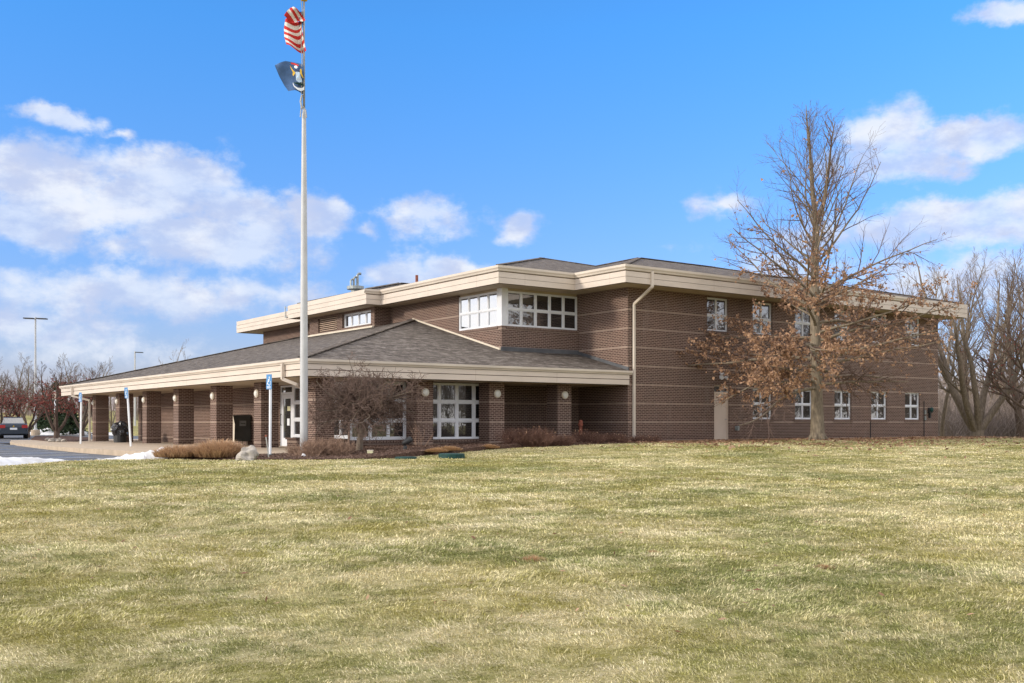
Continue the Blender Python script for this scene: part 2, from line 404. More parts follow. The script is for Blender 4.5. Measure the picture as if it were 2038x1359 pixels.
def tag(o, label=None, cat=None, group=None, kind=None):
    if label: o['label'] = label
    if cat: o['category'] = cat
    if group: o['group'] = group
    if kind: o['kind'] = kind
    return o
def empty(name, loc, label, cat, group=None, rz=0):
    o = bpy.data.objects.new(name, None); col.objects.link(o); o.location = loc; o.rotation_euler = (0, 0, rz); o.empty_display_size = .2
    return tag(o, label, cat, group)
def copy_tree(o, parent=None):
    c = o.copy(); col.objects.link(c); c.parent = parent
    for ch in list(o.children): copy_tree(ch, c)
    return c
def sstep(a, b, x):
    t = min(1, max(0, (x-a)/(b-a))); return t*t*(3-2*t)

def sweep(path, prof, closed=False, caps=True):
    """profile [(out, z)] swept along path [(x,y)]; out is to the right of travel"""
    m = MB(); n = len(path); P = [Vector((p[0], p[1])) for p in path]; rings = []
    for i in range(n):
        def nr(a, b):
            d = (b - a).normalized(); return Vector((d.y, -d.x))
        if closed or 0 < i < n-1:
            n1 = nr(P[i-1], P[i]); n2 = nr(P[i], P[(i+1) % n]); q = (n1 + n2); q = q/(q.dot(n1))
        elif i == 0: q = nr(P[0], P[1])
        else: q = nr(P[-2], P[-1])
        rings.append([(P[i].x + q.x*o_, P[i].y + q.y*o_, z) for o_, z in prof])
    k = len(prof)
    for i in range(n if closed else n-1):
        a, b = rings[i], rings[(i+1) % n]
        for j in range(k):
            j2 = (j+1) % k; m.quad(a[j], b[j], b[j2], a[j2])
    if not closed and caps:
        m.add(rings[0], [tuple(range(k))]); m.add(rings[-1], [tuple(range(k))[::-1]])
    return m

def facade(p0, p1, z0, z1, holes=(), depth=.14):
    """vertical wall from p0 to p1 (outward to the right of travel) with rectangular openings (s0,s1,z0,z1) and their reveals"""
    m = MB(); a = Vector(p0); b = Vector(p1); L = (b-a).length; d = (b-a)/L; nrm = Vector((d.y, -d.x))
    ss = sorted({0, L, *[h[0] for h in holes], *[h[1] for h in holes]}); zs = sorted({z0, z1, *[h[2] for h in holes], *[h[3] for h in holes]})
    def pt(s_, z, o=0): q = a + d*s_ - nrm*o; return (q.x, q.y, z)
    for i in range(len(ss)-1):
        for j in range(len(zs)-1):
            cs, cz = (ss[i]+ss[i+1])/2, (zs[j]+zs[j+1])/2
            if any(h[0] < cs < h[1] and h[2] < cz < h[3] for h in holes): continue
            m.quad(pt(ss[i], zs[j]), pt(ss[i+1], zs[j]), pt(ss[i+1], zs[j+1]), pt(ss[i], zs[j+1]))
    for h in holes:
        s0, s1, a0, a1 = h[:4]
        if s0 > 1e-3: m.quad(pt(s0, a0), pt(s0, a1), pt(s0, a1, depth), pt(s0, a0, depth))
        if s1 < L-1e-3: m.quad(pt(s1, a1), pt(s1, a0), pt(s1, a0, depth), pt(s1, a1, depth))
        m.quad(pt(s0, a1), pt(s1, a1), pt(s1, a1, depth), pt(s0, a1, depth)); m.quad(pt(s1, a0), pt(s0, a0), pt(s0, a0, depth), pt(s1, a0, depth))
    return m

def window(p0, p1, s0, s1, z0, z1, vx, hz, parent, recess=.08, fw=.055, name='window', mw=.075, hw=.085, sill=True, glass='glass', label=None, sash=.03):
    """frame with mullions at fractions vx / transoms hz; panes as one child mesh. p0->p1 outward right"""
    a = Vector(p0); b = Vector(p1); d = (b-a).normalized(); nrm = Vector((d.y, -d.x))
    def bx(m, sa, sb, za, zb, o0, o1):
        q = [a + d*sa + nrm*o0, a + d*sb + nrm*o0, a + d*sb + nrm*o1, a + d*sa + nrm*o1]
        m.add([(v.x, v.y, z) for z in (za, zb) for v in q], [(3, 2, 1, 0), (4, 5, 6, 7), (0, 1, 5, 4), (1, 2, 6, 5), (2, 3, 7, 6), (3, 0, 4, 7)])
    m = MB(); o0, o1 = -recess-.07, -recess
    bx(m, s0, s0+fw, z0, z1, o0, o1); bx(m, s1-fw, s1, z0, z1, o0, o1)
    bx(m, s0+fw, s1-fw, z0, z0+fw, o0, o1+.012); bx(m, s0+fw, s1-fw, z1-fw, z1, o0, o1)
    W, H = s1-s0, z1-z0
    xs = [s0 + W*f for f in vx]; zs = [z0 + H*f for f in hz]
    for x in xs: bx(m, x-mw/2, x+mw/2, z0+fw, z1-fw, o0, o1-.003)
    eds = [s0+fw] + [e for x in xs for e in (x-mw/2, x+mw/2)] + [s1-fw]
    for i in range(0, len(eds), 2):
        for z in zs: bx(m, eds[i], eds[i+1], z-hw/2, z+hw/2, o0, o1+.004)
    zed = [z0+fw] + [e for z in zs for e in (z-hw/2, z+hw/2)] + [z1-fw]
    g = MB(); sb = sash
    for i in range(0, len(eds), 2):
        for j in range(0, len(zed), 2):
            x0_, x1_, c0, c1 = eds[i], eds[i+1], zed[j], zed[j+1]
            bx(m, x0_, x0_+sb, c0, c1, o0, o1-.02); bx(m, x1_-sb, x1_, c0, c1, o0, o1-.02)
            bx(m, x0_+sb, x1_-sb, c0, c0+sb, o0, o1-.02); bx(m, x0_+sb, x1_-sb, c1-sb, c1, o0, o1-.02)
            q = [a + d*(x0_+sb) + nrm*(o1-.045), a + d*(x1_-sb) + nrm*(o1-.045)]
            g.quad((q[0].x, q[0].y, c0+sb), (q[1].x, q[1].y, c0+sb), (q[1].x, q[1].y, c1-sb), (q[0].x, q[0].y, c1-sb))
    wo = m.build(name, M['white'], parent)
    if label: wo['label'] = label
    g.build('pane', M[glass], wo)
    if sill:
        s = MB(); bx(s, s0-.06, s1+.06, z0-.115, z0-.005, -recess-.05, .035); s.build('sill', M['rowlock'], wo)
    return wo

# ------------------------------------------------------------------ ground
def edge_y(X):
    """front border (Y) of the planting bed / parking edge against the lawn"""
    pts = [(-60, 0), (-8, 12), (0, 21.5), (4.6, 26.2), (6.6, 28.2), (8.6, 28.3), (10, 26.6), (11.8, 25.0), (14, 24.9), (17, 26.6), (20, 28.7), (22, 29.3), (26, 29.4), (31, 29.8), (200, 29.8)]
    for (x0, y0), (x1, y1) in zip(pts, pts[1:]):
        if x0 <= X <= x1: return y0 + (y1-y0)*(X-x0)/(x1-x0)
    return 29.8
def gz(X, Y):
    Zd = SP*X + CP*Y
    A = .56 + .14*sstep(14, 26, X)
    z = -.66 + A*sstep(-2, 26, Y)
    z += .05*sstep(24, 29, Y)*sstep(20, 30, X)
    z += .10*math.exp(-((X-34.6)**2 + (Y-26.9)**2)/3.0)
    z -= .30*sstep(50, 58, X)*sstep(26, 34, Y)
    z += .02*mnoise.noise(Vector((X*.35, Y*.35, 0))) + .012*mnoise.noise(Vector((X*1.3, Y*1.3, 5)))
    if Y > 12 and X < 10.2: z -= .25*sstep(0, .5, Y - edge_y(X))*sstep(10.2, 9.6, X)
    if X < 26 and Y > 30.2: z -= .3*sstep(30.2, 31.5, Y)
    # far ground: gentle rise behind the parking lot and behind the woods
    z += 6.5*sstep(105, 190, Zd)*sstep(60, 0, X) + 3.8*sstep(85, 160, Zd)*sstep(40, 70, X)
    return z
def gpatch(name, poly, zf, mat, step=.4, skirt=0, label=None):
    pts = [Vector(p) for p in poly]; n = len(pts)
    xs = [p.x for p in pts]; ys = [p.y for p in pts]
    bp = []
    for i in range(n):
        a, b = pts[i], pts[(i+1) % n]; k = max(1, int((b-a).length/step))
        for j in range(k): bp.append(a + (b-a)*j/k)
    nb = len(bp); ed = [(i, (i+1) % nb) for i in range(nb)]
    def inside(p):
        c = False
        for i in range(n):
            a, b = pts[i], pts[i-1]
            if (a.y > p[1]) != (b.y > p[1]) and p[0] < (b.x-a.x)*(p[1]-a.y)/(b.y-a.y) + a.x: c = not c
        return c
    q = list(bp); X = min(xs)+step/2
    while X < max(xs):
        Y = min(ys)+step/2
        while Y < max(ys):
            if inside((X, Y)): q.append(Vector((X + .1*step*math.sin(Y*7), Y)))
            Y += step
        X += step
    v, e, f, *_ = delaunay_2d_cdt(q, ed, [], 1, 1e-4)
    m = MB(); m.add([(p.x, p.y, zf(p.x, p.y)) for p in v], [tuple(x) for x in f])
    if skirt:
        for i in range(nb):
            a, b = bp[i], bp[(i+1) % nb]
            m.quad((a.x, a.y, zf(a.x, a.y)-skirt), (b.x, b.y, zf(b.x, b.y)-skirt), (b.x, b.y, zf(b.x, b.y)), (a.x, a.y, zf(a.x, a.y)))
    o = m.build(name, mat, smooth=False, kind='structure')
    if o.data.polygons[0].normal.z < 0: o.data.flip_normals()
    return o

def axis_pts(lo, hi, fine0, fine1, step):
    a = list(np.arange(fine0, fine1+1e-6, step)); s = step*1.5; x = fine1
    while x < hi: x += s; s *= 1.3; a.append(min(x, hi))
    s = step*1.5; x = fine0
    while x > lo: x -= s; s *= 1.3; a.append(max(x, lo))
    return sorted(a)
gx = axis_pts(-900, 1500, -8, 62, .6); gy = axis_pts(-400, 1500, -4, 44, .6)
m = MB(); nx, ny = len(gx), len(gy)
m.add([(x, y, gz(x, y)) for y in gy for x in gx], [(j*nx+i, j*nx+i+1, (j+1)*nx+i+1, (j+1)*nx+i) for j in range(ny-1) for i in range(nx-1)])
g = m.build('ground', M['ground'], smooth=True, kind='structure')

bedp = [(9.0, 28.1), (10, 26.6), (11.8, 25.0), (14, 24.9), (17, 26.6), (20, 28.7), (22, 29.3), (26, 29.4), (31, 29.8), (31, 30.86), (28.1, 30.86), (28.1, 34), (22.5, 34), (22.5, 32.4), (15.6, 32.4), (15.6, 30.3), (14.0, 29.9), (12, 29.6), (10.3, 29.6), (9.0, 29.2)]
def bedz(X, Y):
    return -.075 + .135*sstep(12.8, 15.2, X) + .03*mnoise.noise(Vector((X*1.2, Y*1.2, 1))) + .05*sstep(25, 27, Y)*sstep(18, 22, X)
gpatch('planting_bed', bedp, bedz, M['mulch'], .35, skirt=.3)
def walkz(X, Y): return -.05 - max(0, Y-36)*.0045
gpatch('pavement', [(10.3, 29.4), (14.6, 29.4), (15.0, 30.5), (22.7, 30.6), (22.7, 34), (25, 50), (25, 68), (12.4, 68), (10.9, 60), (10.1, 54), (9.7, 46), (9.6, 40), (9.8, 35), (10.1, 31.5)], walkz, M['concrete'], 1.2, skirt=.4)
gpatch('parking_lot', [(-45, 10), (-8, 12.3), (0, 21.8), (4.6, 26.5), (6.6, 28.5), (8.6, 28.6), (9.9, 29.6), (10.4, 31.5), (10.3, 60), (26, 66), (50, 68), (50, 98), (-10, 122), (-60, 90)], lambda x, y: -.235, M['asphalt'], 2.5)
for i_, (yy) in enumerate((34.5, 37.6, 40.6, 43.7)):
    tag(MB().box(4.3, 9.3, yy-.05, yy+.05, -.2315, -.2305).build('parking_line', M['white'], loc=(6.8, yy, -.231)), kind='structure')

# ------------------------------------------------------------------ the building
B = empty('office_building', (24, 40, 0), 'two storey brown brick office building with cream fascia and covered walkway', 'building')
class BP:   # parts are written in world coordinates and shifted to the building's origin
    pass
_build = MB.build
def build_rel(s, name, mat, parent=None, smooth=False, loc=None, kind=None):
    if parent is not None and loc is None:
        r = parent
        while r.parent: r = r.parent
        if r.type == 'EMPTY' and not r.get('own'): loc = tuple(r.location)
    return _build(s, name, mat, parent, smooth, loc, kind)
MB.build = build_rel
WT, WB = 6.16, 4.72
ZB = 1.01; ZT = 2.36
# upper / main walls
wl = MB()
def addm(m): wl.add(m.v, m.f)
addm(facade((40, 59), (24.5, 59), -.3, 6.23)); addm(facade((24.5, 59), (24.5, 49.8), -.3, 6.23))
addm(facade((24.5, 49.8), (23.2, 49.8), -.3, 6.23))
# clerestory section: piers, louvre and small window
LV = (49.8-onX(633, 23.2), 49.8-onX(670.6, 23.2)); WN = (49.8-onX(681, 23.2), 49.8-onX(738, 23.2))
LV = (49.8 - onX(633.5, 23.2), 49.8 - onX(670.6, 23.2)); 
addm(facade((23.2, 49.8), (23.2, 42.85), -.3, 6.23, [(LV[0], LV[1], 5.42, 6.12), (WN[0], WN[1], 5.42, 6.12)], .3))
addm(facade((23.2, 42.85), (24.05, 42.85), -.3, 6.23))
b0 = 42.85-onX(912.5, 24.05)
addm(facade((24.05, 42.85), (24.05, 33.9), -.3, 6.23, [(b0, 42.85-33.9, WB, 6.23)], .12))
addm(facade((24.05, 33.9), (28, 33.9), -.3, 6.23, [(0, 3.9, WB, 6.23)], .12))
addm(facade((28, 33.9), (28, 30.84), -.3, 6.23))
upx = [32.47, 35.32, 38.15, 41.0, 43.82, 46.6]; lox = [35.32, 38.15, 41.0, 43.82, 46.6]
dX0, dX1 = 32.9, 33.83
hol = [(x-28, x+1.3-28, WB+.02, 6.15) for x in upx] + [(x-28, x+1.28-28, ZB, ZT) for x in lox] + [(dX0-28, dX1-28, -.3, 2.45)]
addm(facade((28, 30.84), (49.49, 30.84), -.3, 6.23, hol, .14))
addm(facade((49.49, 30.84), (49.49, 46.5), -.3, 6.23)); addm(facade((49.49, 46.5), (40, 46.5), -.3, 6.23)); addm(facade((40, 46.5), (40, 59), -.3, 6.23))
# lower walls under the covered walk
addm(facade((23.1, 53.9), (16.83, 53.9), -.3, 2.4))
d0, d1 = 53.9-onX(556.5, 16.83), 53.9-32.7
addm(facade((16.83, 53.9), (16.83, 32.65), -.3, 2.4, [(d0, d1, -.3, 2.33)], .12))
winX0 = 16.55
addm(facade((winX0, 32.35), (22.58, 32.35), -.3, 2.4, [(0.02, 18.82-winX0, .2, 2.34), (18.9-winX0, 22.5-winX0, .2, 2.34)], .16))
addm(facade((22.58, 32.35), (22.58, 33.9), -.3, 2.4)); addm(facade((winX0, 32.7), (winX0, 32.35), -.3, .2))
wl.build('wall', M['brick'], B)
# dark interior behind the openings
inn = MB(); inn.box(24.75, 39.5, 34.3, 58.5, .1, 6.15); inn.box(28.3, 49.2, 31.15, 46.2, .11, 6.14); inn.box(17.1, 22.4, 33.0, 49.0, .1, 2.3); inn.box(23.55, 24.3, 43.2, 49.4, .1, 6.13)
inn.build('interior', M['dark'], B)

# piers of the covered walk
def pier(cx, cy, lamp=None, z0=-.35, label=None):
    m = MB(); s = .68; c = MB()
    m.box(cx, cx+s, cy, cy+s, z0, 2.33)
    o = m.build('brick_column', M['brick'], B)
    if lamp:
        ax = Vector((-1, 0, 0)) if lamp == 'x' else Vector((0, -1, 0))
        p = Vector((cx-.005, cy+s/2, 1.93)) if lamp == 'x' else Vector((cx+s/2, cy-.005, 1.93))
        l = MB().lathe(p, [(.15, 0), (.155, .02), (.15, .05), (.125, .06)], 20, ax).build('wall_lamp', M['cream'], o)
        l2 = MB().lathe(p + ax*.05, [(.125, 0), (.12, .03), (.08, .055), (.02, .065)], 20, ax)
        for sgn in (-1, 0, 1):
            side = Vector((0, 1, 0)) if lamp == 'x' else Vector((1, 0, 0))
            l2.bar(p + ax*.075 + side*.05*sgn - Vector((0, 0, .1)), p + ax*.075 + side*.05*sgn + Vector((0, 0, .1)), .008, .05, side)
        q = l2.build('wall_lamp_lens', M['lens'], o)
    return o
for y in (36.2, 40.75, 45.35, 49.9, 54.42, 58.95): pier(14.95, y, 'x')
pier(14.95, 31.65, None)
pier(17.4, 58.95)
for x in (18.8, 21.9, 25.1): pier(x, 31.65, 'y')

# soffits, fascias, gutters
UP = [(23.4, 60.3), (23.4, 50.5), (22.36, 50.5), (22.36, 42.05), (23.1, 42.05), (23.1, 32.75), (26.85, 32.75), (26.85, 29.7), (50.2, 29.7), (50.2, 47.7), (41, 47.7), (41, 60.3)]
def poly_face(poly, z): m = MB(); m.add([(x, y, z) for x, y in poly], [tuple(range(len(poly)))]); return m
UPi = [(x, y) for x, y in UP]
sf = poly_face(UPi, 6.225); sf.add([(x, y, 6.80) for x, y in UP], [tuple(range(len(UP)))])
sf.build('soffit', M['soffit'], B)
z = 6.21
H1 = [(0, z), (.03, z), (.03, z+.215), (.0, z+.215)]; H2 = [(0, z+.228), (.035, z+.228), (.035, z+.43), (0, z+.43)]; H3 = [(0, z+.443), (.04, z+.443), (.04, z+.67), (.0, z+.67)]
GUT = [(0, z+.49), (.07, z+.475), (.085, z+.53), (.125, z+.585), (.13, z+.67), (.115, z+.67), (.105, z+.60), (0, z+.60)]
back = [(-.12, z+.002), (-.002, z+.002), (-.002, z+.62), (-.12, z+.62)]
fa = MB()
for pr in (H1, H2): t_ = sweep(UP, pr, True); fa.add(t_.v, t_.f)
nog = [UP[:4], [(44.9, 29.7), (50.2, 29.7), (50.2, 47.7), (41, 47.7), (41, 60.3), (23.4, 60.3)]]
for p in nog: t_ = sweep(p, H3, False); fa.add(t_.v, t_.f)
t_ = sweep(UP[3:9-1] + [(26.85, 29.7), (44.9, 29.7)][0:0] + [(26.85, 29.7), (44.9, 29.7)] if False else [UP[3], UP[4], UP[5], UP[6], UP[7], (44.9, 29.7)], [(0, z+.46), (.03, z+.46), (.03, z+.5), (0, z+.5)]); fa.add(t_.v, t_.f)
fas = fa.build('fascia', M['board'], B)
sweep(UP, back, True).build('fascia_backing', M['groove'], fas)
sweep([(22.2, 42.05), UP[4], UP[5], UP[6], UP[7], (44.9, 29.7)], GUT).build('gutter', M['gutter'], B)
# canopy
CZ = 2.355
CE = [(24, 62.6), (14.05, 62.6), (14.05, 30.75), (27.97, 30.75)]
def cprof(z): return ([(0, z), (.03, z), (.03, z+.19), (0, z+.19)], [(0, z+.214), (.035, z+.214), (.035, z+.385), (0, z+.385)], [(0, z+.41), (.07, z+.395), (.085, z+.43), (.125, z+.47), (.13, z+.545), (.115, z+.545), (.105, z+.50), (0, z+.50)], [(-.1, z+.002), (-.002, z+.002), (-.002, z+.5), (-.1, z+.5)])
c1, c2, c3, c4 = cprof(CZ); fa = MB()
for pr in (c1, c2): t_ = sweep(CE, pr); fa.add(t_.v, t_.f)
fas2 = fa.build('fascia', M['board'], B); sweep(CE, c4).build('fascia_backing', M['groove'], fas2)
sweep([(24, 62.6), (14.05, 62.6), (14.05, 30.75), (28.08, 30.75)], c3).build('gutter', M['gutter'], B)
cs = MB(); cs.add([(x, y, 2.335) for x, y in [(14.04, 62.6), (14.04, 30.76), (27.98, 30.76), (27.98, 33.95), (24.6, 33.95), (24.6, 62.6)]], [(0, 1, 2, 3, 4, 5)])
cs.build('soffit', M['soffit'], B)

# roofs
K = .256
def rz(d): return 2.90 + K*d
x0, y0, y1 = 13.98, 30.68, 62.67
rf = MB(); T = .035
rf.add([(x0, y0, rz(0)), (24.5, y0+10.52, rz(10.52)), (24.5, y1-10.52, rz(10.52)), (x0, y1, rz(0))], [(0, 1, 2, 3)])
rf.add([(x0, y0, rz(0)), (28.0, y0, rz(0)), (28.0, 34.2, rz(34.2-y0)), (24.5, 34.2, rz(34.2-y0)), (24.5, y0+10.52, rz(10.52))], [(0, 1, 2, 3, 4)])
rf.add([(x0, y1, rz(0)), (24.5, y1-10.52, rz(10.52)), (34, y1-10.52, rz(10.52)), (34, y1, rz(0))], [(3, 2, 1, 0)])
lowr = rf.build('roof', M['shingle'], B)
MB().bar((x0+.1, y0+.1, rz(0)+.05), (24.05, y0+10.07, rz(10.07)+.03), .30, .035, (0, 0, 1)).build('ridge_cap', M['shingle'], lowr); MB().bar((x0+.1, y1-.1, rz(0)+.05), (24.45, y1-10.47, rz(10.47)+.03), .30, .035).build('ridge_cap', M['shingle'], lowr)
ed = MB(); ed.box(x0-.01, x0+.08, y0, y1, 2.868, 2.893); ed.box(x0+.08, 28.02, y0-.01, y0+.08, 2.868, 2.893); ed.build('drip_edge', M['lead'], lowr)
fl = MB()
fl.add([(24.02, 40.75, rz(10.05)+.02), (24.02, 33.87, rz(3.2)+.0), (24.02, 33.87, rz(3.2)+.08), (24.02, 40.75, rz(10.05)+.08)], [(0, 1, 2, 3)])
fl.bar((23.98, 40.7, rz(10.0)+.06), (23.98, 33.9, rz(3.2)+.06), .06, .07)
fl.bar((23.1, 49.9, rz(9.1)+.06), (23.1, 42.8, rz(9.1)+.06), .10, .08)
fl.build('flashing', M['cream'], lowr)
fl = MB(); fl.box(24.0, 27.98, 33.85, 33.893, rz(3.1), rz(3.1)+.19); fl.bar((27.96, 33.88, rz(3.2)+.06), (27.96, 30.75, rz(.1)+.06), .05, .12)
fl.build('step_flashing', M['lead'], lowr)
def hip(x0, x1, y0, y1, z0, k, ov=.04, cut=()):
    h = min(x1-x0, y1-y0)/2; zt = z0 + h*k; m = MB()
    if x1-x0 >= y1-y0: A, Bq = (x0+h, (y0+y1)/2, zt), (x1-h, (y0+y1)/2, zt)
    else: A, Bq = ((x0+x1)/2, y0+h, zt), ((x0+x1)/2, y1-h, zt)
    c = [(x0, y0, z0), (x1, y0, z0), (x1, y1, z0), (x0, y1, z0)]
    if x1-x0 >= y1-y0: m.add(c+[A, Bq], [(0, 1, 5, 4), (1, 2, 5), (2, 3, 4, 5), (3, 0, 4)])
    else: m.add(c+[A, Bq], [(0, 1, 4), (1, 2, 5, 4), (2, 3, 5), (3, 0, 4, 5)])
    return m, A, Bq, c
ur = MB(); caps = MB()
for (a_, b_, c_, d_, kk) in ((26.83, 50.22, 29.68, 47.7, .243), (23.08, 41.05, 32.73, 50.75, .248), (22.42, 34, 42.03, 49.65, .25)):
    h_, A, Bq, cc = hip(a_, b_, c_, d_, 6.885, kk); ur.add(h_.v, h_.f)
    for q, e_ in ((cc[0], A), (cc[3], A), (cc[1], Bq), (cc[2], Bq), (A, Bq)):
        q = Vector(q) + (Vector(e_)-Vector(q))*.012
        caps.bar(q + Vector((0, 0, .02)), Vector(e_) + Vector((0, 0, .02)), .28, .035)
uro = ur.build('roof', M['shingle'], B); caps.build('ridge_cap', M['shingle'], uro)
MB().box(23.5, 40.9, 42.2, 60.2, 6.79, 6.83).build('flat_roof', M['lead'], B)
# roof vent stack and pipes
p = at(707.5, 577, 56)
m = MB(); m.lathe((p.x, p.y, 6.8), [(.24, 0), (.24, 1.15), (.46, 1.18), (.46, 1.34), (.2, 1.36)], 16); vs = m.build('roof_vent', M['greymetal'], B)
m = MB()
for dx_, h_, r_ in ((-.28, 1.62, .05), (-.1, 1.75, .06), (.12, 1.95, .07)):
    m = MB(); m.tube([(p.x+dx_, p.y, 8.1), (p.x+dx_, p.y, 6.8+h_), (p.x+dx_+.06, p.y, 6.8+h_+.08), (p.x+dx_+.2, p.y, 6.8+h_+.1)], r_, 8); m.build('vent_pipe', M['greymetal'], vs)
p = at(829.5, 560, 50); MB().tube([(p.x, p.y, 6.9), (p.x, p.y, p.z+.3)], .07, 8).build('vent_pipe', M['rust'], B)
p = at(557, 640, 56.5)
q = MB(); q.tube([(23.3, p.y, 6.55), (23.3, p.y, 7.15)], .03, 6); q.bar((23.3, p.y, 6.56), (23.3, p.y-.25, 6.56), .05, .05); q.bar((23.3, p.y, 7.1), (23.3, p.y-.6, 6.98), .03, .03); q.build('roof_bracket', M['greymetal'], B)

# windows
for x in upx: window((28, 30.84), (49.49, 30.84), x-28, x+1.3-28, WB+.02, 6.15, [.5], [.47], B, hw=.07, mw=.05, fw=.045)
for i, x in enumerate(lox): window((28, 30.84), (49.49, 30.84), x-28, x+1.28-28, ZB, ZT, [.5], [.5], B, hw=.07, mw=.05, fw=.045)
window((24.05, 42.85), (24.05, 33.9), b0, 42.85-33.9-.32, WB+.0, 6.13, [.25, .5, .75], [.49], B, recess=.03, mw=.05, hw=.06, glass='glass_x')
window((24.05, 33.9), (28, 33.9), .28, 3.9, WB+.0, 6.13, [.2, .4, .6, .8], [.49], B, recess=.03, mw=.08, hw=.07, fw=.05)
cp = MB(); cp.box(24.055, 24.36, 33.905, 34.24, WB+.002, 6.222); cp.build('corner_post', M['white'], B)
cp = MB(); cp.box(24.13, 27.95, 33.97, 34.1, 6.12, 6.224); cp.box(24.12, 24.2, 34.2, 42.85-b0-.02, 6.12, 6.224); cp.build('head_panel', M['soffit'], B)
window((23.2, 49.8), (23.2, 42.85), WN[0], WN[1], 5.45, 6.12, [.25, .5, .75], [], B, recess=.12, glass='glass_x')
lv = MB()
for k in range(7):
    zz = 5.47 + k*.095
    lv.box(23.27, 23.36, 49.8-LV[1], 49.8-LV[0], zz, zz+.042)
MB().box(23.44, 23.46, 49.8-LV[1], 49.8-LV[0], 5.42, 6.12).build('louver_backing', M['groove'], B)
lvo = lv.build('louver', M['louver'], B)
# ground floor corner windows (three rows)
window((winX0, 32.35), (22.58, 32.35), 0.03, 18.82-winX0, .26, 2.31, [.36, .68], [1/3, 2/3], B, recess=.05, mw=.07, hw=.09, fw=.08, sill=True)
xb = [onY(p_, 32.4) for p_ in (871.4, 878.3, 904, 915.5, 940.2, 947.2)]
s0_, s1_ = 18.92-winX0, 22.48-winX0
mids = [(xb[0]+xb[1])/2-winX0, (xb[2]+xb[3])/2-winX0, (xb[4]+xb[5])/2-winX0]
window((winX0, 32.35), (22.58, 32.35), s0_, s1_, .26, 2.31, [(q-s0_)/(s1_-s0_) for q in mids], [1/3, 2/3], B, recess=.05, mw=.10, hw=.09, fw=.05)
# entrance glazing + door on the walkway side
ya, yb = onX(556.5, 16.83), 32.72
yl0, yl1 = onX(560, 16.83), onX(577.5, 16.83)
ent = MB()
def yb_(m, ya_, yb__, z0_, z1_, o0=.06, o1=.12): m.box(16.83+o0, 16.83+o1, min(ya_, yb__), max(ya_, yb__), z0_, z1_)
ent_s = onX(581.5, 16.83)
window((16.83, 53.9), (16.83, 32.65), 53.9-ent_s, d1, .30, 2.3, [.2, .4, .6, .8], [.34, .67], B, recess=.03, mw=.10, hw=.09, fw=.09, sill=False, name='storefront_window')
kn = MB(); kn.box(16.55, 16.9, 32.9, ent_s-.15, -.3, .22); kn.build('knee_wall', M['brick'], B)
kn = MB(); kn.box(16.5, 16.86, 32.86, ent_s-.1, .222, .29); kn.build('knee_wall_cap', M['rowlock'], B)
df = MB(); W0 = 16.87
df.box(W0, W0+.1, ya-.06, ya, -.08, 2.31); df.box(W0, W0+.1, ent_s, ent_s+.10, -.08, 2.31); df.box(W0, W0+.1, ent_s+.10, ya-.06, 2.25, 2.31); df.box(W0, W0+.1, ent_s+.1, ya-.06, 1.98, 2.05)
dfo = df.build('door_frame', M['white'], B); MB().box(W0+.04, W0+.05, ent_s+.1, ya-.06, 2.05, 2.25).build('pane', M['glass_dk'], dfo)
dr = MB(); a_, b_ = ent_s+.11, ya-.07
dr.box(W0+.02, W0+.07, a_, a_+.16, -.06, 1.97); dr.box(W0+.02, W0+.07, b_-.16, b_, -.06, 1.97); dr.box(W0+.02, W0+.07, a_+.16, b_-.16, -.06, .26); dr.box(W0+.02, W0+.07, a_+.16, b_-.16, 1.80, 1.97)
dro = dr.build('glass_door', M['white'], B)
MB().box(W0+.04, W0+.05, a_+.16, b_-.16, .26, 1.80).build('pane', M['glass_dk'], dro)
MB().tube([(W0-.03, b_-.08, .75), (W0-.07, b_-.08, .8), (W0-.07, b_-.08, 1.15), (W0-.03, b_-.08, 1.2)], .018, 8).build('door_handle', M['dark'], dro)
MB().box(W0+.03, W0+.038, a_+.3, a_+.52, .75, 1.02).build('door_notice', M['symbol'], dro); MB().box(W0+.03, W0+.038, a_+.22, a_+.5, 1.32, 1.5).build('door_notice', M['tanbox'], dro)
# side door of the long wall
dm = MB(); dm.box(dX0+.06, dX1-.06, 30.93, 30.98, .03, 2.08); do = dm.build('door', M['door'], B)
dm = MB(); dm.box(dX0, dX0+.058, 30.90, 31.0, 0, 2.445); dm.box(dX1-.058, dX1, 30.90, 31.0, 0, 2.445); dm.box(dX0+.06, dX1-.06, 30.9, 31.0, 2.082, 2.17); dm.box(dX0+.06, dX1-.06, 30.9, 31.0, 2.40, 2.445)
dmo = dm.build('door_frame', M['door'], B); MB().box(dX0+.06, dX1-.06, 30.95, 30.96, 2.172, 2.398).build('pane', M['glass_dk'], dmo)
MB().tube([(dX1-.14, 30.93, 1.0), (dX1-.14, 30.86, 1.0), (dX1-.24, 30.86, 1.0)], .014, 6).build('door_handle', M['steel'], do)
MB().box(dX0-.3, dX1+.3, 29.6, 30.83, -.2, .015).build('door_step', M['concrete'], B)
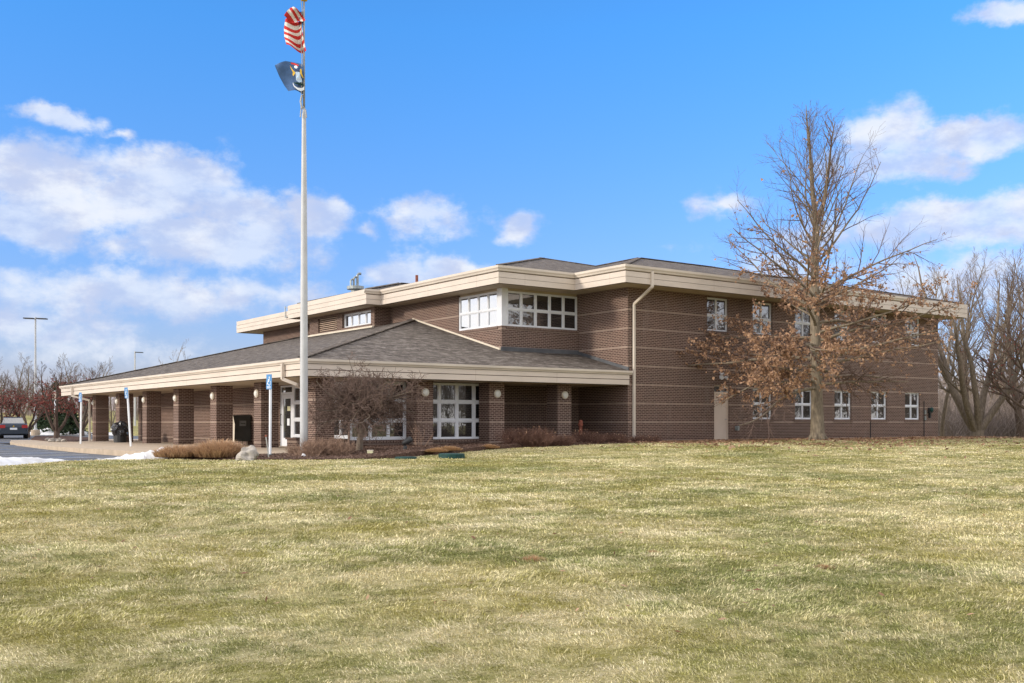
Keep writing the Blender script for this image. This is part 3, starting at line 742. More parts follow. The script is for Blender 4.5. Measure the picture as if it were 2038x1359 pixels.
# flood lamp over the door, meter boxes, cables
fx = onY(1436, 30.8)
m = MB(); m.box(fx-.09, fx+.09, 30.75, 30.838, 2.72, 2.88)
for sg in (-1, 1):
    m.lathe((fx+sg*.10, 30.72, 2.80), [(.05, 0), (.06, .05), (.095, .13), (.09, .15)], 12, (sg*.5, -.75, -.25))
    m.lathe((fx+sg*.12, 30.74, 2.96), [(.05, 0), (.075, .07), (.085, .12)], 12, (sg*.3, -.8, -.1))
m.build('flood_lamp', M['white'], B)
m = MB(); ex = onY(1466.5, 30.8); m.box(ex-.08, ex+.08, 30.74, 30.838, .52, .72); m.box(ex-.06, ex+.06, 30.70, 30.74, .54, .70); m.build('outlet_box', M['greymetal'], B)
m = MB(); ex = onY(1850.5, 30.8); m.box(ex-.13, ex+.13, 30.72, 30.838, 1.34, 1.62); m.box(ex-.06, ex+.04, 30.74, 30.838, 1.1, 1.34); eo = m.build('meter_box', M['dark'], B)
m = MB(); m.lathe((ex+.02, 30.72, 1.52), [(.13, 0), (.12, .05), (.05, .08)], 12, (0, -1, 0)); m.build('meter_dial', M['green'], eo)
m = MB(); e2 = onY(1841, 30.8); m.box(e2-.06, e2+.06, 30.76, 30.838, 1.28, 1.48); m.box(e2-.06, e2+.06, 30.76, 30.838, .98, 1.2); m.build('outlet_box', M['greymetal'], B)
m = MB()
for px_, zt_ in ((1732.5, .9), (1839, 1.95)):
    xx = onY(px_, 30.82); MB().tube([(xx, 30.815, .05), (xx, 30.815, zt_)], .018, 6).build('wall_conduit', M['dark'], B)
# downspouts
def dsp(pts, name='downspout'):
    m = MB()
    for a_, b_ in zip(pts, pts[1:]): m.bar(a_, b_, .10, .085, (0, 1, 0) if abs(Vector(b_).x-Vector(a_).x) > .3 else (1, .01, 0))
    m.tube([Vector(p) for p in pts], .056, 6)
    return m.build(name, M['gutter'], B)
xd = onY(1261.5, 30.78); xt = onY(1298, 29.62)
dsp([(xt, 29.62, 6.72), (xt, 29.62, 6.12), (xd, 30.77, 5.55), (xd, 30.77, .15)])
yd = onX(562, 13.93)
dsp([(13.93, yd, 2.78), (13.93, yd, 2.28), (14.3, yd-.3, 2.1), (14.88, 32.45, 2.0), (14.88, 32.40, -.05)])
yd = onX(143, 13.93); yp = onX(178.5, 14.7)
dsp([(13.93, yd, 2.78), (13.93, yd, 2.3), (14.7, yp, 2.05), (14.7, yp, -.15)])

# ------------------------------------------------------------------ flagpole and flags
PZ = 30.44; pb = at(605, 905, PZ)
fp = empty('flagpole', pb, 'tall white tapered flagpole rising from the planting bed', 'flagpole')
pz = lambda y: EYE + (HY - y)/F*PZ
MB().lathe((pb.x, pb.y, 0), [(.118, pb.z-.3), (.116, .8), (.112, 2.5), (.10, 5.2), (.099, 5.22), (.085, 7.4), (.062, pz(232)), (.055, pz(226)), (.03, pz(214))], 20).build('pole', M['pole'], fp, True)
MB().lathe((pb.x, pb.y, 0), [(.034, pz(222)), (.03, pz(100)), (.026, pz(2))], 12).build('upper_pole', M['steel'], fp, True)
rt = Vector((CP, -SP, 0)); fw_ = Vector((SP, CP, 0)); up = Vector((0, 0, 1))
m = MB(); m.lathe((pb.x, pb.y, pz(2)), [(.05, 0), (.10, .02), (.10, .05), (.04, .07)], 14); m.blob((pb.x, pb.y, pz(2)+.16), .11, .11, .11, 14, 8, 0); m.build('finial', M['gold'], fp, True)
m = MB()
P0 = Vector((pb.x, pb.y, 0))
m.tube([P0+rt*-.06-fw_*.04+up*pz(y) + rt*.02*math.sin(y) for y in (4, 20, 60, 100, 120, 160, 200, 225)], .012, 5)
m.tube([P0-rt*.085-fw_*.1+up*pz(235), P0-rt*.07-fw_*.1+up*pz(221), P0-fw_*.1+up*pz(214), P0+rt*.07-fw_*.1+up*pz(221), P0+rt*.095-fw_*.1+up*pz(236)], .018, 6)
m.tube([P0-rt*.05-fw_*.05+up*pz(190), P0-rt*.09-fw_*.05+up*pz(203), P0-rt*.05-fw_*.05+up*pz(216)], .03, 6)
m.build('halyard', M['steel'], fp)
def zp(x, y, off=0.0):      # zoomed flag drawing -> point on a plane through the pole, off = metres towards the viewer
    q = at(520 + x/5.225, y/5.225, PZ); return q - fw_*off
fo = P0 + up*pz(30)
us = empty('national_flag', fo, 'crumpled red and white striped flag flying from the top of the pole', 'flag')
def strip_grid(L_, R_, Mid, nb, nx_, offf, seed):
    """grid of bands between left line L_, middle Mid and right line R_ (each list of points top->bottom)"""
    def lerp_line(line, t):
        k = t*(len(line)-1); i = min(int(k), len(line)-2); f = k-i
        return (line[i][0]*(1-f)+line[i+1][0]*f, line[i][1]*(1-f)+line[i+1][1]*f)
    out = []
    for j in range(nb):
        g_ = MB(); n2 = 3
        for jj in range(n2):
            for i in range(nx_):
                qs = []
                for (ii, tt) in ((i, j+jj/n2), (i+1, j+jj/n2), (i+1, j+(jj+1)/n2), (i, j+(jj+1)/n2)):
                    s_ = ii/nx_; t = tt/nb
                    a, mm, b = lerp_line(L_, t), lerp_line(Mid, t), lerp_line(R_, t)
                    x = a[0]*(1-s_)*(1-2*s_) + mm[0]*4*s_*(1-s_) + b[0]*s_*(2*s_-1)
                    y = a[1]*(1-s_)*(1-2*s_) + mm[1]*4*s_*(1-s_) + b[1]*s_*(2*s_-1)
                    o_ = offf(s_, t) + .03*math.sin(9*s_+5*t+seed)
                    qs.append(zp(x, y, o_))
                g_.quad(*qs)
        out.append(g_)
    return out
low = strip_grid([(255, 200), (238, 300), (238, 380), (262, 465)], [(420, 235), (428, 300), (448, 420), (478, 545)], [(330, 215), (335, 320), (335, 380), (350, 470), (372, 525)], 9, 12, lambda s_, t: .02 + .16*math.sin(s_*7)*(.5+t*.5), 1)
hi = strip_grid([(258, 195), (300, 130), (345, 100)], [(400, 250), (440, 248), (470, 225)], [(322, 235), (350, 190), (385, 150)], 1, 12, lambda s_, t: .1 + .1*math.sin(s_*4), 2)
hi = strip_grid([(256, 196), (290, 140), (318, 110), (352, 100), (378, 118)], [(330, 250), (365, 250), (405, 240), (440, 245), (470, 228)], [(292, 222), (332, 190), (362, 172), (398, 160), (430, 168)], 5, 12, lambda s_, t: .16 + .1*math.sin(s_*5+1), 2)
Rm, Wm = MB(), MB()
for j, g_ in enumerate(low): (Rm if j % 2 == 0 else Wm).add(g_.v, g_.f)
for j, g_ in enumerate(hi): (Rm if j % 2 == 0 else Wm).add(g_.v, g_.f)
for g_ in low[0::2] + hi[0::2]: g_.build('red_stripe', M['usred'], us, True)
for g_ in low[1::2] + hi[1::2]: g_.build('white_stripe', M['uswhite'], us, True)
m = MB(); m.add([zp(385, 125, .02), zp(443, 115, -.02), zp(443, 180, 0), (zp(420, 290, -.03)), zp(390, 280, .0), zp(400, 200, .05)], [(0, 1, 2, 3, 4, 5)]); m.build('canton', M['usblue'], us)
st = empty('state_flag', P0 + up*pz(150), 'dark blue flag with a coat of arms flying below the striped flag', 'flag')
outl_top = [(145, 675), (200, 655), (255, 636), (320, 640), (380, 648), (420, 668), (450, 690)]; outl_bot = [(146, 690), (185, 790), (232, 878), (280, 945), (350, 940), (385, 950), (448, 990)]
def fpt(s_, t, o_=0):
    k = s_*6; i = min(int(k), 5); f = k-i
    a = [outl_top[i][q]*(1-f)+outl_top[i+1][q]*f for q in (0, 1)]; b = [outl_bot[i][q]*(1-f)+outl_bot[i+1][q]*f for q in (0, 1)]
    return zp(a[0]*(1-t)+b[0]*t, a[1]*(1-t)+b[1]*t, .05*math.sin(s_*8+t*2) + .02*math.sin(t*6) + o_)
m = MB(); N1, N2 = 18, 10
m.add([fpt(i/N1, j/N2) for j in range(N2+1) for i in range(N1+1)], [(j*(N1+1)+i, j*(N1+1)+i+1, (j+1)*(N1+1)+i+1, (j+1)*(N1+1)+i) for j in range(N2) for i in range(N1)])
cl = m.build('cloth', M['flagblue'], st, True)
def patch(name, pts, mat):
    zs_ = []
    for x, y in pts:
        s_ = (x-145)/305.; t = .5
        zs_.append(zp(x, y, .05*math.sin(s_*8+t*2*(y-650)/150) + .02 + .06))
    m = MB(); m.add(zs_, [tuple(range(len(zs_)))]); m.build(name, M[mat], st)
patch('motto_ribbon', [(310, 652), (345, 658), (398, 690), (392, 700), (345, 678), (312, 668)], 'usred')
patch('elk', [(300, 683), (312, 700), (325, 722), (352, 752), (362, 768), (345, 790), (338, 800), (328, 780), (332, 760), (318, 730), (305, 705)], 'gold')
patch('moose', [(412, 735), (424, 728), (430, 750), (430, 775), (450, 825), (438, 820), (418, 790), (410, 765)], 'gold')
patch('crest', [(345, 690), (375, 690), (385, 712), (372, 722), (350, 712)], 'symbol')
patch('eagle', [(358, 725), (402, 735), (405, 752), (380, 756), (360, 745)], 'usblue')
patch('shield', [(362, 755), (408, 765), (432, 860), (405, 872), (372, 850)], 'sky')
patch('shield_charge', [(368, 790), (405, 795), (415, 840), (385, 838)], 'gold')
patch('laurel', [(345, 862), (375, 870), (440, 878), (452, 895), (400, 895), (355, 882)], 'green')
patch('white_ribbon', [(335, 865), (350, 900), (385, 925), (430, 925), (452, 905), (450, 940), (420, 958), (385, 945), (350, 915), (336, 885)], 'symbol')

# ------------------------------------------------------------------ signs, lamps, drop box, bin
def hc_sign(px, pyb, pyt, Z, lean, label, cap=.8):
    b = at(px, pyb, Z); top = at(px+lean, pyt, Z)
    e = empty('parking_sign', b, label, 'sign', 'disabled parking signs along the walkway kerb')
    MB().lathe(b, [(.11, -.01), (.11, .005), (.045, .02)], 12).build('base_plate', M['dark'], e)
    MB().tube([b - up*.1, b+(top-b)*.96], .042, 8).build('post', M['symbol'], e)
    d = (top-b).normalized()
    # plate faces -X/-Y seen obliquely
    n = Vector((-math.cos(SIGN_A), -math.sin(SIGN_A), 0)); t = Vector((n.y, -n.x, 0)); 
    H = .43; Wd = .26; c = top - d*H/2 + n*.055
    def pl(u, v, o=0): return c + t*u*Wd + d*v*H + n*o
    m = MB(); m.add([pl(-.5, -.5), pl(.5, -.5), pl(.5, .5), pl(-.5, .5), pl(-.5, -.5, -.008), pl(.5, -.5, -.008), pl(.5, .5, -.008), pl(-.5, .5, -.008)], [(0, 1, 2, 3), (7, 6, 5, 4), (0, 4, 5, 1), (1, 5, 6, 2), (2, 6, 7, 3), (3, 7, 4, 0)])
    po = m.build('sign_plate', M['blue'], e)
    # wheelchair figure: head, back, seat, leg, wheel arc
    m = MB()
    def st_(pts, w_=.06):
        for a, b_ in zip(pts, pts[1:]):
            a = Vector(a); b_ = Vector(b_); q = (b_-a).normalized(); nn = Vector((-q.y, q.x))*w_/2
            m.add([pl(*(a+nn), .004), pl(*(b_+nn), .004), pl(*(b_-nn), .004), pl(*(a-nn), .004)], [(0, 1, 2, 3)])
    m.add([pl(-.08 + .09*math.cos(a), .30 + .05*math.sin(a), .004) for a in np.linspace(0, 6.2, 9)], [tuple(range(9))])
    st_([(-.08, .25), (-.05, .05), (.18, .05), (.26, -.16), (.36, -.14)], .08)
    st_([(-.06, .15), (.14, .15)], .05)
    st_([(.06 - .26 + .26*math.cos(a)*1.0 + .1, -.08 + .15*math.sin(a)) for a in np.linspace(2.2, 6.6, 10)], .045)
    m.build('wheelchair_symbol', M['symbol'], po)
    m = MB()
    for k in range(3): m.add([pl(-.36, -.30-k*.055, .004), pl(.36, -.30-k*.055, .004), pl(.36, -.325-k*.055, .004), pl(-.36, -.325-k*.055, .004)], [(0, 1, 2, 3)])
    m.build('sign_lettering', M['symbol'], po)
    return e
SIGN_A = R(12)
zb = lambda py, Z: 0
def Zof(px, X): xn = (px-CX)/F; return X/(CP*xn+SP)
hc_sign(537.5, 905, 745, Zof(537.5, 12.1), 1, 'blue disabled parking sign on the post right of the sixth column, nearest the flagpole')
hc_sign(261, 890.5, 771, Zof(261, 12.1), -8, 'blue disabled parking sign on a leaning post in front of the second column')
hc_sign(160.5, 885.5, 781, Zof(160.5, 12.1), 1.5, 'blue disabled parking sign at the far left end of the covered walkway')

def lamp_post(px, pyb, pyt, Z, arms, label, r=.11):
    b = at(px, pyb, Z); h = (pyb-pyt)/F*Z
    e = empty('parking_lamp', b, label, 'lamp post', 'parking lot lamp posts')
    MB().lathe(b, [(.36, -.3), (.36, .5), (.33, .54)], 16).build('concrete_base', M['concrete'], e)
    MB().lathe(b, [(.2, .52), (.2, .6), (r, .62), (r*.62, h)], 10).build('pole', M['pole'] if True else 0, e)
    for sg in arms:
        m = MB(); c = b + up*(h-.12); a = c + rt*sg*.15; q = c + rt*sg*.95 - up*.03*sg
        m.bar(a, q, .42, .09); m.bar(c, a, .08, .06); m.build('lamp_head', M['dark'], e)
    return e
lamp_post(70.5, 868, 631, 88, (-1, 1), 'tall grey parking lot lamp with two flat heads at the left')
lamp_post(268.5, 861, 699, 126, (1,), 'distant parking lot lamp with one head seen over the walkway roof', .13)
b = at(109.5, 873, 72); e = empty('signpost', b, 'thin white post standing behind the small dark red tree', 'post')
MB().tube([b, b+up*3.3], .055, 8).build('post', M['symbol'], e); MB().bar(b+up*2.7-fw_*.06, b+up*3.25-fw_*.06, .32, .02, fw_).build('sign_plate', M['cream'], e)

# drop box by the wall
bx0, bx1, by = 16.08, 16.78, 41.75
e = empty('drop_box', (16.4, 42.0, -.08), 'dark grey metal drop box standing against the brick wall between columns', 'drop box')
m = MB(); z0_, z1_ = .08, 1.17
m.add([(bx0, by, z0_), (bx1, by, z0_), (bx1, by, z1_+.02), (bx0-.06, by, z1_+.0), (bx0+.02, by, .82), (bx0, by+.62, z0_), (bx1, by+.62, z0_), (bx1, by+.62, z1_+.02), (bx0-.06, by+.62, z1_), (bx0+.02, by+.62, .82)],
      [(0, 1, 2, 3, 4), (9, 8, 7, 6, 5), (0, 5, 6, 1), (1, 6, 7, 2), (2, 7, 8, 3)])
m.build('cabinet', M['boxgrey'], e)
m = MB(); m.add([(bx0, by+.01, z0_), (bx0+.02, by+.01, .82), (bx0+.02, by+.61, .82), (bx0, by+.61, z0_)], [(0, 3, 2, 1)]); m.add([(bx0+.015, by+.01, .82), (bx0-.062, by+.01, z1_), (bx0-.062, by+.61, z1_), (bx0+.015, by+.61, .82)], [(0, 3, 2, 1)])
m.build('front_panel', M['cream'], e)
m = MB(); m.box(bx0+.22, bx0+.5, by-.012, by-.002, .72, .94); lo = m.build('notice_plate', M['greymetal'], e)
m = MB(); m.box(bx0+.26, bx0+.46, by-.015, by-.013, .815, .84); m.build('notice_lettering', M['dark'], lo)
for (lx, ly) in ((bx0+.04, by+.05), (bx0+.36, by+.05), (bx1-.14, by+.05), (bx1-.14, by+.55)):
    MB().box(lx-.025, lx+.025, ly-.025, ly+.025, -.09, z0_).build('leg', M['cream'], e)
# rubbish bin beside second column
p = atz(247.5, 879, -.14); c = Vector((14.75, 53.6, -.14))
e = empty('rubbish_bin', c, 'black lined rubbish bin standing beside the second brick column', 'bin')
MB().lathe(c, [(.30, 0), (.32, .35), (.34, .8), (.36, .82)], 14).build('bin_body', M['dark'], e)
MB().blob(c+up*.62, .40, .40, .42, 18, 12, .22, 3, fr=3).build('bin_bag', M['bag'], e)

# ------------------------------------------------------------------ bed objects
def boulder():
    c = atz(494, 912, -.05)
    m = MB(); m.blob((c.x, c.y, .02),   .27, .24, .21, 22, 14, .24, 11, zmin=-.15, fr=1.6)
    tag(m.build('boulder', M['boulder'], loc=tuple(c)), 'pale grey boulder lying beside the clipped brown grass', 'boulder')
boulder()
a = at(535.5, 911, 27.6); b2 = at(529.5, 869, 27.6)
e = empty('marker_stake', a, 'thin leaning metal stake with orange tip beside the boulder', 'stake')
MB().tube([a-up*.05, b2], .018, 6).build('rod', M['steel'], e); MB().lathe(b2, [(.03, 0), (.035, .03), (.0, .05)], 8).build('tip', M['rust'], e)
c = at(737, 906, 29.5); e = empty('utility_box', c, 'small pale yellow utility box in the mulch near the small bare tree', 'box')
m = MB(); m.bar(c-up*.05, c+up*.13, .17, .15, rt); m.build('box_body', M['tanbox'], e); m = MB(); m.bar(c+up*.131, c+up*.15, .19, .17, rt); m.build('box_lid', M['cream'], e)
c = at(806.5, 901, 30.5); e = empty('landscape_floodlight', c, 'dark round floodlight on a short post in the mulch bed', 'floodlight')
MB().lathe(c, [(.055, -.1), (.058, .18), (.045, .2), (.02, .22), (.02, .27)], 10).build('stem', M['dark'], e)
hd = c+up*.30; m = MB(); m.lathe(hd - (rt*.8+up*.5)*.10, [(.03, 0), (.07, .04), (.09, .14), (.095, .26), (.08, .31), (.02, .32)], 16, (rt*.82+up*.52+fw_*.1)); m.build('lamp_head', M['dark'], e, True)
for (px, py, rx, label) in ((899, 907, .36, 'round green plastic lid at the edge of the lawn'), (808, 911, .30, 'flat green plastic lid half sunk in the mulch')):
    c = at(px, py, 28.6 if px > 850 else 28.2)
    m = MB(); h_ = .05 if px > 850 else .015
    m.lathe(c, [(rx, -.08), (rx, h_), (rx*.92, h_+.015), (rx*.3, h_+.02)], 20); tag(m.build('valve_cover', M['green'], loc=tuple(c)), label, 'cover', 'green valve covers')
c = Vector((27.35, 31.9, .05)); e = empty('standpipe', c, 'rusty red brown standpipe rising from the shrubs beside the brick wall', 'standpipe')
p = at(1155.5, 876, 41.2); c2 = Vector((p.x, p.y, p.z))
m = MB(); m.lathe(c2, [(.09, -.1), (.09, .08), (.07, .12), (.07, .55), (.10, .57), (.10, .64), (.085, .66), (.085, .76), (.04, .8)], 12); e.location = c2
m.build('pipe', M['rust'], e)

# blades / tufts
def tuft(m, c, n, r, h, lean=.5, wd=.008, droop=.3, seed=0, dome=True, flat=1.0):
    rr = random.Random(seed); m.r = m.r or []
    for _ in range(n):
        a = rr.uniform(0, 6.283); q = math.sqrt(rr.random())*r; x, y = c[0]+q*math.cos(a), c[1]+q*math.sin(a)
        a2 = a + rr.gauss(0, .5); ln = h*rr.uniform(.7, 1.1)*(math.sqrt(max(.05, 1-(q/r)**2*.75)) if dome else 1)
        l = lean*(.15 + q/r)*rr.uniform(.6, 1.2)
        d = Vector((math.cos(a2)*l, math.sin(a2)*l, 1)).normalized(); p0 = Vector((x, y, c[2])); p1 = p0 + d*ln*.6
        d2 = (d + Vector((math.cos(a2), math.sin(a2), -.6))*droop).normalized(); p2 = p1 + d2*ln*.4
        s = Vector((-math.sin(a2+rr.uniform(-1, 1)), math.cos(a2), 0)).normalized()*wd
        m.add([p0-s, p0+s, p1+s*.8, p1-s*.8, p2], [(0, 1, 2, 3), (3, 2, 4)]); q_ = rr.random(); m.r += [(min(1, .55+q_*.6), 0, 0)]*2 + [(q_*.7, 0, 0)]*2 + [(q_*.35, 0, 0)]
def clump(px, py, Z, r, h, n, mat, label, seed, lean=.75, wd=.012, droop=.35, group=None, name='ornamental_grass', cat='grass clump'):
    c = at(px, py, Z); m = MB(); tuft(m, c, n, r, h, lean, wd, droop, seed)
    return tag(m.build(name, M[mat], loc=tuple(c)), label, cat, group)
G1 = 'clipped brown grasses in the planting bed'
clump(350, 909, 27.9, .52, .38, 1500, 'drygrass', 'low clipped brown grass clump beside the snow pile', 1, group=G1)
clump(383, 908, 28.2, .40, .38, 900, 'drygrass', 'small low clipped brown grass clump between the two wider ones', 2, group=G1)
clump(434, 909, 28.0, .62, .56, 2600, 'drygrass', 'tallest clipped brown grass clump beside the boulder', 3, group=G1)
G2 = 'tan cut grass mounds in the bed'
clump(868, 899, 30.2, .34, .15, 900, 'drytan', 'low tan grass mound in front, behind the green lid', 4, 1.4, group=G2)
clump(893, 896, 31.2, .38, .17, 1000, 'drytan', 'low tan grass mound just behind the front one', 5, 1.4, group=G2)
clump(974, 892, 34.6, .32, .17, 900, 'drytan', 'low tan grass mound at the foot of the brick column', 6, 1.4, group=G2)

# ------------------------------------------------------------------ trees and shrubs
class Tree:
    def __init__(s, seed): s.r = random.Random(seed); s.trunk = MB(); s.limbs = MB(); s.tw = MB(); s.leaf = MB(); s.leaf.r = []; s.tips = []
    def branch(s, p, d, L, r, lvl, up_=.1, wig=.25, kids=5, maxl=3, ratio=.55, spread=.8, rmin=.004, leafy=None, tgt=None, seg=None, kstart=.15):
        rr = s.r; n = seg or max(3, int(4 + L*1.2)) if lvl < maxl else 3
        pts = [Vector(p)]; rad = [r]; d = Vector(d).normalized()
        for i in range(n):
            d = (d + Vector((rr.gauss(0, wig), rr.gauss(0, wig), rr.gauss(0, wig)*.7))*.35 + Vector((0, 0, up_*.35))).normalized()
            pts.append(pts[-1] + d*L/n); rad.append(max(rmin, r*(1-(i+1)/n*.8)))
        tgtm = s.trunk if lvl == 0 else (s.limbs if lvl == 1 else s.tw)
        tgtm.tube(pts, rad, 8 if lvl == 0 else (5 if lvl == 1 else (4 if lvl == 2 else 3)), cap=False)
        if lvl < maxl:
            for k in range(kids):
                t = kstart + (1-kstart)*(k + rr.random())/kids; i = min(n-1, int(t*n)); f = t*n-i
                q = pts[i].lerp(pts[i+1], min(1, f)); dd = (pts[i+1]-pts[i]).normalized()
                a = rr.uniform(0, 6.283); x = dd.orthogonal().normalized(); y = dd.cross(x)
                nd = (dd*math.cos(spread) + (x*math.cos(a) + y*math.sin(a))*math.sin(spread)*rr.uniform(.7, 1.2)).normalized()
                s.branch(q, nd, L*ratio*(1.15-.6*t)*rr.uniform(.75, 1.2), max(rmin, rad[i]*.6), lvl+1, up_, wig, max(2, kids-1), maxl, ratio, spread, rmin, leafy, kstart=.15)
        if leafy: leafy(s, pts, lvl)
        s.tips.append(pts[-1]); return pts, rad
    def add_leaf(s, p, size, curl=.4):
        rr = s.r; a = Vector((rr.gauss(0, 1), rr.gauss(0, 1), rr.gauss(0, .8)-.4)).normalized(); x = a.orthogonal().normalized(); 
        b_ = a.cross(x); x = (x*math.cos(rr.uniform(0, 6)) + b_*math.sin(rr.uniform(0, 6))).normalized(); c = a.cross(x)*curl*size
        l = size*rr.uniform(.6, 1.25)
        s.leaf.add([p, p + a*l*.5 + x*l*.34 + c, p + a*l, p + a*l*.5 - x*l*.34 + c], [(0, 1, 2, 3)]); v = (rr.random()**1.2, rr.random(), 0); s.leaf.r += [v]*4
    def make(s, name, loc, label, cat, bark, twigm=None, leafm=None, group=None):
        e = empty(name, loc, label, cat, group)
        s.trunk.build('trunk', M[bark], e, True)
        if s.limbs.v: s.limbs.build('limbs', M[bark], e, True)
        if s.tw.v: s.tw.build('twigs', M[twigm or bark], e)
        if s.leaf.v: s.leaf.build('leaves', M[leafm], e)
        return e

# the big oak
def oak():
    Z0 = 42.0; T = Tree(5); rr = T.r; base = at(1627, 877, Z0)
    axis = [(1627, 890), (1627, 870), (1626, 800), (1623, 700), (1621, 600), (1622, 520), (1624, 450)]
    wid = [19, 14.5, 11.5, 10.5, 9.0, 7.6, 6.2]
    pts = [at(x, y, Z0) for x, y in axis]; rad = [w_*Z0/F for w_ in wid]
    T.trunk.tube(pts, rad, 12, cap=False)
    for k in range(7):
        a = k*.9; T.trunk.tube([base + up*.35 + Vector((math.cos(a), math.sin(a), 0))*.15, base + up*.05 + Vector((math.cos(a), math.sin(a), 0))*.36, base - up*.12 + Vector((math.cos(a), math.sin(a), 0))*.55], [.10, .07, .03], 6)
    lead = [(1624, 450), (1617, 380), (1612, 300), (1606, 240), (1604, 208)]; lp = [at(x, y, Z0) for x, y in lead]; T.trunk.tube(lp, [.115, .09, .06, .03, .01], 8, cap=False)
    lead2 = [(1624, 452), (1640, 400), (1650, 330), (1655, 280), (1662, 240)]; lp2 = [at(x, y, Z0-.3) for x, y in lead2]; T.trunk.tube([lp[0]]+lp2[1:], [.09, .07, .05, .03, .01], 6, cap=False)
    full = pts + lp[1:]; frad = rad + [.09, .06, .03, .01]
    def trunk_at(h):
        for i in range(len(full)-1):
            if full[i].z <= h <= full[i+1].z:
                f = (h-full[i].z)/(full[i+1].z-full[i].z); return full[i].lerp(full[i+1], f), frad[i]*(1-f)+frad[i+1]*f
        return full[-1], .01
    H = lambda y: EYE + (HY-y)/F*Z0
    def leafy_factory(dens, zlo=0, zhi=99):
        def fn(s, p, lvl):
            if lvl < 2 or dens <= 0: return
            for q0, q1 in zip(p, p[1:]):
                k = dens*(q1-q0).length*(1.6 if lvl == 3 else .8); k = int(k) + (rr.random() < k-int(k))
                pz_ = (1 - .93*sstep(H(600), H(520), q0.z))*sstep(H(815), H(770), q0.z)
                for _ in range(k):
                    if rr.random() < pz_*.42:
                        c_ = q0.lerp(q1, rr.random())
                        for _c in range(rr.choice((1, 2, 3, 4))): s.add_leaf(c_ + Vector((rr.gauss(0, .035), rr.gauss(0, .035), rr.gauss(0, .035))), rr.choice((.09, .12, .15)), rr.uniform(.2, .7))
        return fn
    H = lambda y: EYE + (HY-y)/F*Z0
    n = 74
    ga = 2.39996
    for k in range(n):
        t = (k+.5)/n
        zz = H(775) + (H(235)-H(775))*(t**1.02)
        tp, tr = trunk_at(zz); az_ = k*ga + rr.gauss(0, .25)
        if k < 16: az_ = math.atan2(rt.y, rt.x) + (math.pi if k % 2 == 0 else 0) + rr.uniform(-.75, .75)
        e_ = float(np.interp(t, [0, .05, .3, .5, .7, 1], [-.12, -.06, .50, .76, .95, 1.2])) + rr.gauss(0, .07)
        L = float(np.interp(t, [0, .08, .3, .5, .7, .9, 1], [4.3, 5.4, 5.2, 4.7, 3.3, 1.7, .7]))*rr.uniform(.72, 1.05)
        d = Vector((math.cos(az_)*math.cos(e_), math.sin(az_)*math.cos(e_), math.sin(e_)))
        side = d.dot(rt); dep = d.dot(fw_)
        if side < -.3 and t < .45: L *= 1.12
        if dep > .3: L *= 1-.32*dep         # wall side stays shorter
        dens = 0
        hy = HY - (zz-EYE)*F/Z0             # height in photo rows, for where leaves still hang
        if 520 < hy < 790:
            dens = 7.6*(1.0 - .15*side) if hy > 560 else 5.0
            if hy > 700: dens *= (1.1 if side < .1 else .1)
            elif hy > 560: dens *= 1.0
        elif hy <= 520: dens = .25
        T.branch(tp - d*tr*.5, d, L, max(.014, tr*.34*(L/4.6)**.5), 1, .10 if t > .25 else -.01, .32, (10 if t < .4 else 8) if L > 2.2 else 5, 3, .42, .75, .0036, leafy_factory(dens), kstart=.18)
    for q in range(16):
        tt = rr.uniform(.1, .95); i = min(3, int(tt*4)); p_ = lp2[i].lerp(lp2[i+1], tt*4-i)
        a = rr.uniform(0, 6.28); T.branch(p_, Vector((math.cos(a)*.6, math.sin(a)*.6, .9)), 1.6*(1.2-tt*.7), .025, 2, .1, .25, 6, 3, .5, .6, .0045, leafy_factory(.4))
    return T.make('oak_tree', base, 'large half bare oak with clinging brown leaves before the long brick wall', 'tree', 'bark_oak', 'twig', 'leaf_oak')
oak()

# small dense twiggy tree by the flagpole
def small_tree():
    T = Tree(21); rr = T.r; Z0 = 31.6; base = at(717, 895, Z0)
    pts = [at(x, y, Z0) for x, y in ((715, 900), (716, 880), (720, 850), (718, 822))]
    T.trunk.tube(pts, [.12, .095, .085, .09], 10, cap=False)
    n = 46
    for k in range(n):
        a = k*2.4 + rr.gauss(0, .2); e_ = rr.uniform(.12, 1.15)
        d = Vector((math.cos(a)*math.cos(e_), math.sin(a)*math.cos(e_), math.sin(e_)))
        L = (2.0 if e_ < .6 else 1.5)*rr.uniform(.8, 1.1)
        if d.dot(fw_) > .2: L *= .85
        T.branch(pts[-1] + Vector((0, 0, rr.uniform(-.25, .1))), d, L, .035, 1, -.02, .72, 12, 3, .5, 1.05, .0055, kstart=.12)
    return T.make('small_tree', base, 'small bare tree with a dense tangled umbrella crown beside the flagpole', 'tree', 'bark_grey', 'twig')
small_tree()

